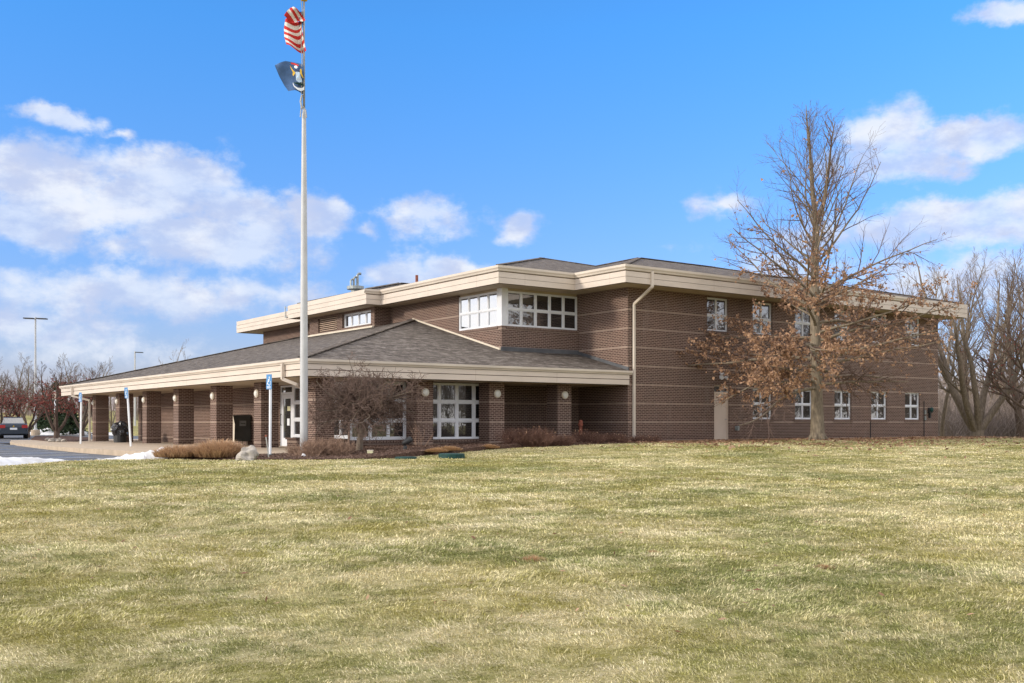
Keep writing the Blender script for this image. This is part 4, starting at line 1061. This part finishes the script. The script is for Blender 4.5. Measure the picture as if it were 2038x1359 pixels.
def bare_tree(name, base, H_, r, seed, label, bark, stems=1, spread=.5, e0=1.1, kids=7, ratio=.5, group=None, leaf=None, leafd=0, leafz=99, twig=None, up_=.18, wig=.22, maxl=3, h0=.2, cat='tree', size=.12):
    T = Tree(seed); rr = T.r; base = Vector(base)
    def lf(s, p, lvl):
        if lvl < 2 or not leafd: return
        for q0, q1 in zip(p, p[1:]):
            if q0.z-base.z > leafz*rr.uniform(.7, 1.15): continue
            k = leafd*(q1-q0).length; k = int(k) + (rr.random() < k-int(k))
            for _ in range(k): s.add_leaf(q0.lerp(q1, rr.random()), size)
    if stems == 1:
        tp = [base - up*.2]; d = Vector((0, 0, 1)); n = 10; rad = [r*1.15]
        for i in range(n):
            d = (d + Vector((rr.gauss(0, .06), rr.gauss(0, .06), 0))).normalized(); tp.append(tp[-1] + d*H_*.9/n); rad.append(r*(1-(i+1)/n*.88))
        T.trunk.tube(tp, rad, 8, cap=False)
        nb = int(kids*3)
        for k in range(nb):
            t = h0 + (1-h0)*(k+.5)/nb; i = min(n-1, int(t*n)); p = tp[i].lerp(tp[i+1], t*n-i); a = k*2.4 + rr.gauss(0, .3)
            e_ = e0*(.55 + .5*t); dd = Vector((math.cos(a)*math.cos(e_), math.sin(a)*math.cos(e_), math.sin(e_)))
            T.branch(p, dd, H_*spread*(1.15-.85*t)*rr.uniform(.8, 1.15), max(.012, rad[i]*.5), 1, up_, wig, kids, maxl, ratio, .6, .006, lf)
    else:
        T.trunk.tube([base - up*.3, base + up*.25, base + up*.6], [r*1.35, r*1.1, r*1.0], 10, cap=False)
        for k in range(stems):
            a = k*6.283/stems + rr.gauss(0, .3); e_ = e0 + rr.gauss(0, .12)
            dd = Vector((math.cos(a)*math.cos(e_), math.sin(a)*math.cos(e_), math.sin(e_)))
            L = H_*.9*rr.uniform(.85, 1.08)
            d_ = dd.normalized(); pts = [base + up*.35]; rad = [r*.62]; ns = 12
            for i in range(ns):
                d_ = (d_ + Vector((rr.gauss(0, .09), rr.gauss(0, .09), .10))).normalized(); pts.append(pts[-1] + d_*L/ns); rad.append(r*.62*(1-(i+1)/ns)**.8 + .008)
            T.trunk.tube(pts, rad, 7, cap=False)
            nk = kids*2 if stems < 6 else kids
            for j in range(nk):
                t = .22 + .76*(j+.5)/nk; i = min(len(pts)-2, int(t*(len(pts)-1))); p = pts[i].lerp(pts[i+1], t*(len(pts)-1)-i); a2 = rr.uniform(0, 6.28)
                q = (pts[i+1]-pts[i]).normalized(); x = q.orthogonal().normalized(); y = q.cross(x)
                nd = q*.8 + (x*math.cos(a2)+y*math.sin(a2))*.6
                T.branch(p, nd, H_*spread*(1.15-.75*t)*rr.uniform(.7, 1.2), max(.012, rad[i]*.36), 1, up_, wig, kids-1, maxl, ratio, .6, .006, lf)
    return T.make(name, base, label, cat, bark, twig or bark, leaf, group)

# right hand side trees
bare_tree('bare_tree', at(1945, 877, 60), 11.8, .34, 31, 'forked bare tree with several thick leaning stems at the right end of the building', 'bark_grey', stems=6, e0=1.2, spread=.33, kids=7, ratio=.5, up_=.22)
GR = 'bare trees behind the right end of the building'
bare_tree('bare_tree', at(2031, 880, 66), 12.0, .27, 32, 'upright bare tree with dark trunk cut by the right edge of the picture', 'bark_dark', e0=1.0, spread=.36, kids=7, h0=.14, group=GR)
bare_tree('bare_tree', at(1985, 877, 72), 13.8, .16, 33, 'slim straight bare tree just right of the forked one', 'bark_grey', e0=1.1, spread=.30, kids=7, h0=.2, group=GR)
bare_tree('bare_tree', at(1876, 874, 64), 9.5, .14, 34, 'thin bare tree rising tight against the end corner of the brick wall', 'bark_grey', e0=1.1, spread=.26, kids=6, h0=.3, group=GR)
bare_tree('bare_tree', at(1925, 874, 80), 13.5, .17, 35, 'thin dark bare tree between the wall corner and the forked tree', 'bark_dark', e0=1.1, spread=.3, kids=6, h0=.25, group=GR)
bare_tree('bare_tree', at(2055, 880, 58), 10.5, .24, 36, 'bare tree whose reddish crown reaches in from the right edge', 'bark_dark', e0=.8, spread=.42, kids=7, h0=.15, group=GR, leaf='leaf_red', leafd=2.0, leafz=6.0)
bare_tree('bare_tree', at(1905, 874, 86), 16.3, .2, 37, 'bare tree whose round top shows over the right end of the roof', 'bark_grey', e0=1.1, spread=.28, kids=7, h0=.3, group=GR)
bare_tree('bare_tree', at(1812, 870, 88), 14.6, .2, 38, 'thin bare crown showing over the roof just right of the oak', 'bark_grey', e0=1.0, spread=.3, kids=6, h0=.4, group=GR)
bare_tree('bare_tree', at(2010, 876, 92), 17.0, .2, 39, 'distant slim bare tree between the two trunks at the right edge', 'bark_dark', e0=1.1, spread=.3, kids=6, h0=.25, group=GR)
bare_tree('bare_tree', at(1858, 874, 84), 15.2, .18, 40, 'bare crown showing over the roof between the oak and the roof end', 'bark_grey', e0=1.0, spread=.3, kids=6, h0=.35, group=GR)
rq = random.Random(401)
for i in range(7):
    bare_tree('bare_tree', at((1890, 1912, 1938, 1965, 1998, 2022, 2044)[i], 876, rq.uniform(62, 84)), rq.uniform(12.5, 15), rq.uniform(.10, .15), 410+i, 'slender upright bare tree, ' + ('leftmost', 'second from left', 'third from left', 'fourth from left', 'fifth from left', 'second from right', 'rightmost')[i] + ' of the thin row behind the forked tree', 'bark_grey', e0=1.25, spread=.20, kids=5, h0=.2, group='slender bare trees behind the forked tree')
# left hand side trees
GL = 'small dark red trees at the parking lot'
bare_tree('red_tree', at(113, 872, 68), 4.9, .17, 41, 'small dark red leaved tree left of the walkway end', 'bark_dark', stems=4, e0=.85, spread=.36, kids=6, leaf='leaf_red', leafd=3.2, leafz=3.4, size=.17, group=GL, up_=.1, wig=.35)
bare_tree('red_tree', at(55, 868, 76), 4.6, .15, 42, 'dark red leaved tree behind the parked car and lamp base', 'bark_dark', stems=4, e0=.8, spread=.42, kids=6, leaf='leaf_red', leafd=3.0, leafz=3.2, size=.17, group=GL, up_=.1, wig=.35)
bare_tree('red_tree', at(2, 868, 74), 4.2, .15, 43, 'dark red leaved tree cut by the left edge of the picture', 'bark_dark', stems=4, e0=.7, spread=.45, kids=6, leaf='leaf_red', leafd=3.4, leafz=3.2, size=.17, group=GL, up_=.08, wig=.35)
bare_tree('red_tree', at(163, 866, 84), 5.4, .18, 44, 'dark red leaved tree rising behind the left corner of the walkway roof', 'bark_dark', stems=4, e0=.95, spread=.36, kids=7, leaf='leaf_red', leafd=2.2, leafz=4.4, size=.17, group=GL, up_=.12, wig=.3)
GP = 'pale bare trees beyond the parking lot'
bare_tree('pale_tree', at(38, 858, 112), 8.2, .22, 45, 'pale bare round topped tree behind the tall lamp at the left', 'bark_grey', stems=4, e0=1.0, spread=.3, kids=7, group=GP, up_=.2)
bare_tree('pale_tree', at(158, 858, 110), 8.4, .22, 46, 'pale bare fan shaped tree above the dark red tree by the roof corner', 'bark_grey', stems=5, e0=.95, spread=.3, kids=7, group=GP, up_=.2)
bare_tree('pale_tree', at(352, 858, 118), 10.4, .15, 47, 'pale bare treetop peeping over the dark walkway roof', 'bark_grey', stems=3, e0=1.15, spread=.22, kids=5, group=GP, up_=.25, leaf='leaf_oak', leafd=.3)
bare_tree('pale_tree', at(222, 858, 115), 6.8, .15, 48, 'few thin bare twigs showing over the left end of the walkway roof', 'bark_grey', stems=3, e0=1.2, spread=.2, kids=4, group=GP, up_=.25)
def conifer(px, py, Z, H_, r0, seed, label):
    T = Tree(seed); rr = T.r; b = at(px, py, Z)
    T.trunk.tube([b, b+up*H_], [.1, .02], 6)
    for k in range(70):
        t = k/70; a = k*2.4; rr_ = r0*(1-t)*rr.uniform(.75, 1.1); p = b + up*(.25 + t*H_*.95)
        q = p + Vector((math.cos(a), math.sin(a), -.1))*rr_; T.tw.tube([p, q], [.02, .006], 3, False)
        for j in range(26): T.add_leaf(p.lerp(q, rr.random()**.7) + Vector((rr.gauss(0, .1), rr.gauss(0, .1), rr.gauss(0, .08))), .28, .1)
    return T.make('evergreen', b, label, 'evergreen', 'bark_dark', None, 'needle', 'dark evergreens behind the dark red trees')
conifer(113, 866, 92, 4.6, 1.5, 51, 'dark evergreen whose narrow tip rises above the small dark red tree')
conifer(140, 864, 90, 2.4, 1.6, 52, 'low dark evergreen between the signpost and the covered walkway')
conifer(88, 864, 96, 2.2, 1.3, 53, 'low dark evergreen just right of the lamp base')

# shrubs: twiggy masses
def shrub(px, py, Z, wdt, h, n, mat, label, seed, name='shrub', group=None, leaf=0, lean=.7, rad=.004):
    c = at(px, py, Z); m = MB(); rr = random.Random(seed); lf = Tree(seed)
    for _ in range(n):
        o = rt*rr.uniform(-.5, .5)*wdt*.8 + fw_*rr.uniform(-.3, .3)*min(wdt, 1.0); p = c + o - up*.04
        d = (Vector((rr.gauss(0, lean), rr.gauss(0, lean), 1))).normalized(); L = h*rr.uniform(.55, 1.1); pts = [p]
        for i in range(3): d = (d + Vector((rr.gauss(0, .25), rr.gauss(0, .25), .05))).normalized(); pts.append(pts[-1] + d*L/3)
        m.tube(pts, [rad*1.6, rad*1.3, rad, rad*.6], 3, False)
        for q in range(3):
            i = rr.choice((1, 2)); dd = (d + Vector((rr.gauss(0, .6), rr.gauss(0, .6), rr.gauss(0, .4)))).normalized(); m.tube([pts[i], pts[i]+dd*L*.3], [rad, rad*.5], 3, False)
        if rr.random() < leaf: lf.add_leaf(pts[rr.choice((1, 2, 3))], .07)
    e = empty(name, c, label, 'shrub', group); m.build('stems', M[mat], e)
    if lf.leaf.v: lf.leaf.build('leaves', M['leaf_ground'], e)
    return e
GS = 'bare twiggy shrubs in the bed'
shrub(648, 909, 30.0, 1.35, .62, 1100, 'tantwig', 'low reddish brown bare shrub at the foot of the small tree', 61, group=GS)
shrub(592, 905, 31.3, .5, .35, 300, 'tantwig', 'thin low bare shrub just left of the flagpole base', 62, group=GS)
shrub(612, 912, 29.6, .8, .38, 260, 'tantwig', 'sparse spiky twigs growing in front of the flagpole base', 63, group=GS, lean=1.0)
shrub(1050, 886, 36.6, 1.75, .72, 1100, 'redtwig', 'wide dark reddish bare shrub between the two right hand brick columns', 64, group=GS, leaf=.12)
shrub(1115, 885, 37.2, .9, .45, 420, 'redtwig', 'low dark bare shrub before the right hand brick column', 65, group=GS, leaf=.14)
shrub(1170, 884, 39.2, 1.1, .6, 600, 'redtwig', 'dark bare shrub growing round the rusty standpipe', 66, group=GS, leaf=.16)
shrub(1222, 883, 39.8, 1.0, .5, 480, 'redtwig', 'dark bare shrub left of the long downspout', 67, group=GS, leaf=.16)
shrub(1285, 882, 40.7, 1.2, .38, 520, 'redtwig', 'low dark bare shrub right of the long downspout against the wall', 68, group=GS, leaf=.16)
shrub(838, 897, 35.0, .3, 1.0, 7, 'tantwig', 'few tall thin pale stems against the brick column behind the floodlight', 69, group=GS, lean=.22, rad=.004)

# ------------------------------------------------------------------ snow
def snow(name, pts, h, zb_, label, seed, group='heaps of melting snow', wid=.7):
    m = MB(); n = 40; k = 9; rr = random.Random(seed); rows = []
    P = [Vector(p) for p in pts]
    for i in range(n+1):
        t = i/n*(len(P)-1); j = min(int(t), len(P)-2); c = P[j].lerp(P[j+1], t-j); d = (P[j+1]-P[j]).normalized(); nn = Vector((-d.y, d.x))
        hh = h(i/n)*(1+.35*mnoise.noise(Vector((i*.35, seed, 0)))); ww = wid*(.35+.75*min(1, h(i/n)*4))*(1+.3*mnoise.noise(Vector((i*.2, seed+9, 0))))
        row = []
        for q in range(k):
            u = q/(k-1)*2-1; z_ = zb_ - .03 + (hh*(1-abs(u)**1.8)**.8 if abs(u) < 1 else 0)*(1+.25*mnoise.noise(Vector((i*.6, q*.8, seed)))); row.append((c.x+nn.x*u*ww, c.y+nn.y*u*ww, z_))
        rows.append(row)
    m.add([p for r_ in rows for p in r_], [(i*k+q, (i+1)*k+q, (i+1)*k+q+1, i*k+q+1) for i in range(n) for q in range(k-1)])
    c = m.v[len(m.v)//2]
    o = m.build(name, M['snow'], None, True, loc=(c[0], c[1], zb_)); tag(o, label, 'snow', group)
    if o.data.polygons[0].normal.z < 0: o.data.flip_normals()
    return o
snow('snow_pile', [(3.2, 25.5), (5.1, 27.2), (6.5, 28.5)], lambda t: .26*(1-t)**.6+.03, -.13, 'low white snow bank on the asphalt edge at the far left', 3, wid=.8)
snow('snow_pile', [(7.3, 28.7), (8.5, 28.75), (9.9, 28.6)], lambda t: .04+.24*sstep(0, .8, t)*(1 if t < .93 else .6), -.10, 'white snow heap sloping up to the clipped brown grass', 5, wid=.5)
snow('snow_pile', [atz(70, 866, -.25).xy, atz(120, 865, -.25).xy, atz(170, 866, -.25).xy], lambda t: .62*math.sin(math.pi*min(1, t*1.05))**.6, -.25, 'long snow bank across the lot behind the small red tree', 7, wid=2.0)
snow('snow_pile', [atz(205, 866, -.25).xy, atz(245, 866, -.25).xy, atz(300, 866, -.25).xy], lambda t: .35*math.sin(math.pi*t)**.5, -.25, 'snow bank seen through the gaps between the far columns', 8, wid=1.6)
snow('snow_pile', [at(600, 908, 29.3).xy, at(608, 908, 29.2).xy], lambda t: .10*math.sin(math.pi*t)+.01, -.08, 'small lump of snow at the foot of the flagpole', 9, wid=.12)

# ------------------------------------------------------------------ cars
def car(loc, heading, label):
    e = empty('parked_car', (0, 0, 0), label, 'car', 'cars parked at the left'); e['own'] = 1
    L, W = 5.0, 1.86
    # body: loft of cross sections along x (rear at x=0, front at x=L)
    sec = [(0.0, .42, .80, .78), (.06, .30, .98, .86), (.35, .24, 1.04, .90), (1.0, .22, 1.02, .92), (3.3, .22, .98, .93), (4.3, .24, .86, .90), (4.85, .30, .70, .82), (5.0, .38, .6, .72)]
    m = MB(); rings = []
    for x, zl, zh, hw in sec:
        ring = [(x, s_*hw*q, z_) for s_ in (1,) for q, z_ in ((.90, zl), (1.0, zl+.2), (1.0, zl+(zh-zl)*.62), (.93, zh-.04), (.70, zh))]
        ring += [(x, -y, z_) for _, y, z_ in ring[::-1]]; rings.append(ring)
    k = len(rings[0])
    for a, b in zip(rings, rings[1:]):
        for j in range(k): m.quad(a[j], a[(j+1) % k], b[(j+1) % k], b[j])
    m.add(rings[0], [tuple(range(k))[::-1]]); m.add(rings[-1], [tuple(range(k))])
    m.build('body', M['carpaint'], e, True)
    cab = [(.75, 1.0, .70), (1.45, 1.40, .58), (2.5, 1.46, .58), (3.2, 1.38, .58), (4.0, .96, .70)]
    m = MB(); r2 = [[(x, hw, z_), (x, -hw, z_)] for x, z_, hw in cab]
    for a, b in zip(r2[1:-1], r2[2:-1]): m.quad(a[0], a[1], b[1], b[0])
    m.build('car_roof', M['carpaint'], e)
    g = MB()
    g.quad(r2[0][0], r2[0][1], r2[1][1], r2[1][0]); g.quad(r2[-2][0], r2[-2][1], r2[-1][1], r2[-1][0])
    for sg in (0, 1):
        g.add([r[sg] for r in r2] + [(4.0, r2[0][sg][1], .95), (.75, r2[0][sg][1], .95)], [tuple(range(7))])
    g.build('car_window', M['glass'], e)
    for sg in (-1, 1):
        MB().box(-.02, .16, min(sg*.50, sg*.86), max(sg*.50, sg*.86), .72, .93).build('tail_light', M['red'], e)
    MB().box(-.035, -.01, -.22, .22, .60, .74).build('number_plate', M['symbol'], e)
    MB().lathe((-.005, 0, .84), [(.05, 0), (.05, .03)], 10, (-1, 0, 0)).build('badge', M['gold'], e)
    MB().box(-.07, .12, -.86, .86, .34, .52).build('bumper', M['carpaint'], e)
    for x in (1.0, 3.95):
        for sg in (-1, 1):
            w_ = MB().lathe((x, sg*.70, .33), [(.33, 0), (.33, sg*.2)], 18, (0, 1, 0)).build('wheel', M['tyre'], e)
            MB().lathe((x, sg*.905, .33), [(.2, 0), (.19, sg*.01)], 12, (0, 1, 0)).build('hub_cap', M['greymetal'], w_)
    e.location = loc; e.rotation_euler = (0, 0, heading)
    return e
cl_ = at(27, 873, 70); cc = car((cl_.x, cl_.y, -.235), math.atan2(cl_.y, cl_.x) + .02, 'dark blue sedan parked with its red tail lights towards the viewer')
c2_ = copy_tree(cc); q = at(-38, 872, 71); c2_.location = (q.x, q.y, -.235); tag(c2_, 'dark car mostly cut off by the left edge of the picture', 'car')

# ------------------------------------------------------------------ island mulch with stones around red trees
isl = [atz(x, y, -.15).xy for x, y in ((62, 874), (100, 878), (150, 879), (176, 876), (178, 871), (140, 868), (70, 868))]
gpatch('island_bed', [tuple(p) for p in isl], lambda x, y: -.13, M['mulch'], 1.0, skirt=.15)
for i, (px_, py_, s_) in enumerate(((96, 876, .16), (103, 878, .2), (110, 877, .15), (118, 878, .18), (127, 878.5, .14))):
    c = atz(px_, py_, -.12); m = MB(); m.blob((c.x, c.y, -.08), s_, s_*.8, s_*.6, 10, 7, .3, i*3.1)
    tag(m.build('edging_stone', M['boulder'], loc=(c.x, c.y, -.1)), ('leftmost', 'second from left', 'middle', 'second from right', 'rightmost')[i] + ' of the five pale stones edging the mulch under the small red tree', 'stone', 'pale stones edging the mulch island')

# ------------------------------------------------------------------ far woods (one mass each)
def woods(name, area, n, H0, seed, label, mat='wood'):
    m = MB(); rr = random.Random(seed)
    for _ in range(n):
        px_, Z = area(rr); xn = (px_-CX)/F; X, Y = (CP*xn+SP)*Z, (-SP*xn+CP)*Z; z_ = gz(X, Y); h = H0*rr.uniform(.6, 1.15)
        p = Vector((X, Y, z_-.2)); r = rr.uniform(.05, .13); le = Vector((rr.gauss(0, .06), rr.gauss(0, .06), 1))
        m.tube([p, p+le*h*.5, p+le*h], [r, r*.7, .01], 4, False)
        for k in range(17):
            t = rr.uniform(.12, .97); a = rr.uniform(0, 6.28); q = p + le*h*t; L = h*.30*(1.1-t*.8)*rr.uniform(.6, 1.2); d = Vector((math.cos(a)*.7, math.sin(a)*.7, .8))
            e_ = q + d*L; m.tube([q, e_], [r*.4, .012], 3, False)
            for _2 in range(3):
                b_ = q.lerp(e_, rr.uniform(.3, .9)); dd = d + Vector((rr.gauss(0, .5), rr.gauss(0, .5), rr.gauss(0, .3))); m.tube([b_, b_+dd*L*.45], [r*.18, .008], 3, False)
    o = m.build(name, M[mat]); tag(o, label, 'woods', kind='stuff'); return o
woods('woods', lambda r: (r.uniform(1780, 2150), 80 + 70*r.random()**.9), 330, 5.2, 71, 'mass of bare grey brown woods behind the right hand trees')
woods('treeline', lambda r: (r.uniform(-80, 620), 150 + 60*r.random()), 300, 5.5, 72, 'distant bare treeline beyond the parking lot')
def ring(r):
    a = r.uniform(PHI + 1.0, PHI + 2*math.pi - .75); d_ = r.uniform(75, 110); X, Y = math.sin(a)*d_, math.cos(a)*d_
    Z_ = SP*X + CP*Y; return None
def woods_at(name, n, H0, seed, label, f):
    m = MB(); rr = random.Random(seed)
    for _ in range(n):
        X, Y = f(rr); h = H0*rr.uniform(.6, 1.15); p = Vector((X, Y, gz(X, Y)-.2)); r = rr.uniform(.08, .2); le = Vector((rr.gauss(0, .06), rr.gauss(0, .06), 1))
        m.tube([p, p+le*h*.5, p+le*h], [r, r*.7, .02], 4, False)
        for k in range(14):
            t = rr.uniform(.12, .97); a = rr.uniform(0, 6.28); q = p + le*h*t; L = h*.34*(1.1-t*.8)*rr.uniform(.6, 1.2); d = Vector((math.cos(a)*.7, math.sin(a)*.7, .8))
            e_ = q + d*L; m.tube([q, e_], [r*.5, .03], 3, False)
            for _2 in range(3):
                b_ = q.lerp(e_, rr.uniform(.3, .9)); dd = d + Vector((rr.gauss(0, .5), rr.gauss(0, .5), rr.gauss(0, .3))); m.tube([b_, b_+dd*L*.45], [r*.3, .02], 3, False)
    return tag(m.build(name, M['bark_dark']), label, 'woods', kind='stuff')
def behind(r):
    a = r.uniform(1.2, 3.9); d_ = r.uniform(60, 85); return math.sin(a)*d_, math.cos(a)*d_
woods_at('woods', 420, 11.0, 90, 'bare woods across the street behind the viewer', behind)
for i, (X_, Y_) in enumerate(((-4, 66), (-13, 77), (3, 82))):
    bare_tree('bare_tree', (X_, Y_, -.25), 10.5, .22, 91+i, ('nearest', 'middle', 'farthest')[i] + ' bare tree of the row beyond the parking lot left of the picture', 'bark_dark', e0=1.0, spread=.36, kids=5, h0=.2, group='bare trees left of the picture')
m = MB(); rr = random.Random(75)       # undergrowth thicket under the right hand woods
for _ in range(9000):
    px_, Z = rr.uniform(1860, 2130), rr.uniform(66, 120); xn = (px_-CX)/F; X, Y = (CP*xn+SP)*Z, (-SP*xn+CP)*Z
    p = Vector((X, Y, gz(X, Y)-.1)); d = Vector((rr.gauss(0, .45), rr.gauss(0, .45), 1)); L = rr.uniform(.8, 3.2); m.tube([p, p+d*L*.5, p+d*L*.5+(d+Vector((rr.gauss(0, .4), rr.gauss(0, .4), 0)))*L*.5], [.02, .014, .006], 3, False)
tag(m.build('undergrowth', M['wood']), 'thicket of bare brush under the right hand woods', 'brush', kind='stuff')

# ------------------------------------------------------------------ fallen leaves, mulch chips
def scatter(name, n, f, mat, label, cat, size, seed, flat=.35):
    m = MB(); m.r = []; rr = random.Random(seed)
    for _ in range(n):
        q = f(rr)
        if q is None: continue
        x, y, z_ = q; s_ = size*rr.uniform(.5, 1.3); a = Vector((rr.gauss(0, 1), rr.gauss(0, 1), rr.gauss(0, flat))).normalized()*s_; b_ = Vector((-a.y, a.x, rr.gauss(0, flat)*s_))*.45
        p = Vector((x, y, z_+s_*.2)); lift = Vector((0, 0, s_*.25*rr.random()))
        m.add([p-a, p+b_+lift, p+a, p-b_+lift*.5], [(0, 1, 2, 3)]); v = (rr.random(), rr.random(), 0); m.r += [v]*4
    return tag(m.build(name, M[mat]), label, cat, kind='stuff')
def fl_oak(r):
    if r.random() < .75:
        X = r.uniform(27, 52); Y = 30.7 - abs(r.gauss(0, 1.7))
    else:
        X = 34.6 + r.gauss(0, 5.5); Y = 26.5 + r.gauss(0, 3.4)
    if Y > 30.75: return None
    return X, Y, gz(X, Y)+.02
scatter('fallen_leaves', 7000, fl_oak, 'leaf_ground', 'fallen brown oak leaves strewn along the foot of the brick wall', 'leaves', .085, 81)
def fl_lawn(r):
    Z = 7 + 33*r.random(); px_ = r.uniform(-50, 2090); p = at(px_, 840, Z)
    if p.y > edge_y(p.x) - .1: return None
    return p.x, p.y, gz(p.x, p.y)+.03
scatter('lawn_leaves', 420, fl_lawn, 'leaf_ground', 'single dry leaves dotted over the open lawn', 'leaves', .032, 82)
from mathutils.geometry import intersect_point_tri_2d
def inpoly(p, poly):
    c = False
    for i in range(len(poly)):
        a, b = poly[i], poly[i-1]
        if (a[1] > p[1]) != (b[1] > p[1]) and p[0] < (b[0]-a[0])*(p[1]-a[1])/(b[1]-a[1]) + a[0]: c = not c
    return c
def fl_bed(r):
    x, y = r.uniform(9, 31), r.uniform(24.8, 32.2)
    return (x, y, bedz(x, y)+.0) if inpoly((x, y), bedp) else None
scatter('mulch_chips', 26000, fl_bed, 'chip', 'loose bark mulch and leaf litter covering the planting bed', 'mulch', .035, 83, .6)

# ------------------------------------------------------------------ lawn blades
def lawn():
    rs = np.random.RandomState(3); N = 760000
    u = rs.rand(N); e_ = .35; Z = (5.2**e_ + u*(47.0**e_ - 5.2**e_))**(1/e_)
    px_ = rs.uniform(-60, 2100, N); xn = (px_-CX)/F; X = (CP*xn+SP)*Z; Y = (-SP*xn+CP)*Z
    ex_ = np.array([-60, -8, 0, 4.6, 6.6, 8.6, 10, 11.8, 14, 17, 20, 22, 26, 31, 200]); ey_ = np.array([0, 12, 21.5, 26.2, 28.2, 28.3, 26.6, 25.0, 24.9, 26.6, 28.7, 29.3, 29.4, 29.8, 29.8])
    lim = np.interp(X, ex_, ey_) + rs.normal(0, .05, N); lim = np.where(X > 31, 30.6, lim); lim = np.where(X > 50, 60, lim)
    k = Y < lim; X, Y, Z = X[k], Y[k], Z[k]; N = len(X)
    # clumpy height field from cheap sines
    def vn(x, y, s, sd):
        x = x*s + 1000; y = y*s + 1000; xi = np.floor(x).astype(np.int64); yi = np.floor(y).astype(np.int64); fx = x-xi; fy = y-yi; fx = fx*fx*(3-2*fx); fy = fy*fy*(3-2*fy)
        h = lambda a, b: ((np.sin(a*127.1 + b*311.7 + sd*74.7)*43758.5453) % 1.0)
        return (h(xi, yi)*(1-fx) + h(xi+1, yi)*fx)*(1-fy) + (h(xi, yi+1)*(1-fx) + h(xi+1, yi+1)*fx)*fy
    tuf = .5*vn(X, Y, 6.5, 1) + .3*vn(X, Y, 14, 2) + .2*vn(X, Y, 2.2, 3)
    cl = .5 + .5*np.sin(X*2.3+np.sin(Y*1.7)*2)*np.sin(Y*2.9+np.sin(X*1.3)*2); c2 = .5+.5*np.sin(X*.55+1.1*np.sin(Y*.41))*np.sin(Y*.7+X*.21)
    z = np.array([gz(a, b) for a, b in zip(X, Y)]) - .006 + .026*tuf**2
    sc_ = np.sqrt(Z/6.0)
    ln = (.012 + .016*rs.rand(N) + .022*tuf**1.5 + .005*c2)*np.clip(sc_, 1, 1.25); ln *= np.where(Z > 22, .85, 1)
    wd = .0019*(Z/6.0)**1.0
    # wind / mowing direction field so the turf lies in swathes
    base = 5*vn(X, Y, .9, 7) + 3*vn(X, Y, 2.6, 8)
    a = base + rs.normal(0, .8, N)
    lean = np.clip(rs.normal(1.6, .8, N), .15, 4.0)
    hx, hy = np.cos(a), np.sin(a); inv = 1/np.sqrt(1+lean**2); dx_, dy_, dz_ = hx*lean*inv, hy*lean*inv, inv
    sx, sy = -hy, hx; V = np.empty((N, 5, 3), np.float32)
    rr_ = rs.uniform(0, 6.28, N); sx = np.cos(rr_); sy = np.sin(rr_)
    V[:, 0] = np.stack([X-sx*wd, Y-sy*wd, z], 1); V[:, 1] = np.stack([X+sx*wd, Y+sy*wd, z], 1)
    mx_, my_, mz_ = X+dx_*ln*.55, Y+dy_*ln*.55, z+dz_*ln*.55
    V[:, 2] = np.stack([mx_+sx*wd*.8, my_+sy*wd*.8, mz_], 1); V[:, 3] = np.stack([mx_-sx*wd*.8, my_-sy*wd*.8, mz_], 1)
    V[:, 4] = np.stack([mx_+dx_*ln*.5, my_+dy_*ln*.5, mz_+dz_*ln*.30-lean*.004], 1)
    me = bpy.data.meshes.new('lawn_grass'); me.vertices.add(N*5); me.vertices.foreach_set('co', V.ravel())
    i0 = (np.arange(N)*5)[:, None]; loops = np.concatenate([i0+np.array([0, 1, 2, 3]), i0+np.array([3, 2, 4])], 1).astype(np.int32)
    me.loops.add(N*7); me.loops.foreach_set('vertex_index', loops.ravel())
    ls = (np.arange(N)*7)[:, None] + np.array([0, 4]); me.polygons.add(N*2); me.polygons.foreach_set('loop_start', ls.ravel().astype(np.int32))
    me.update(calc_edges=True); me.materials.append(M['grass'])
    rv = np.repeat(np.stack([rs.rand(N), rs.rand(N), cl], 1)[:, None, :], 5, 1).astype(np.float32)
    at_ = me.attributes.new('rnd', 'FLOAT_VECTOR', 'POINT'); at_.data.foreach_set('vector', rv.ravel())
    o = bpy.data.objects.new('lawn_grass', me); col.objects.link(o); tag(o, 'mown winter lawn of mixed straw and green grass', 'grass', kind='stuff')
lawn()
for i, (px_, py_, z_, r_, h_, lb) in enumerate(((1062, 1108, -.45, .13, .09, 'small mound of dry cut grass in the middle of the lawn'), (1640, 1112, -.45, .10, .05, 'flattened tuft of dry grass on the right side of the lawn'), (1300, 1090, -.45, .10, .05, 'flattened tuft of dry grass between the lawn mound and the right side'))):
    c = atz(px_, py_, z_); c.z = gz(c.x, c.y) - .01; m = MB(); tuft(m, c, 420, r_, h_, 1.6, .0025, .8, 200+i); tag(m.build('dry_grass_tuft', M['drytan'], loc=tuple(c)), lb, 'grass tuft', 'dry tufts on the lawn')
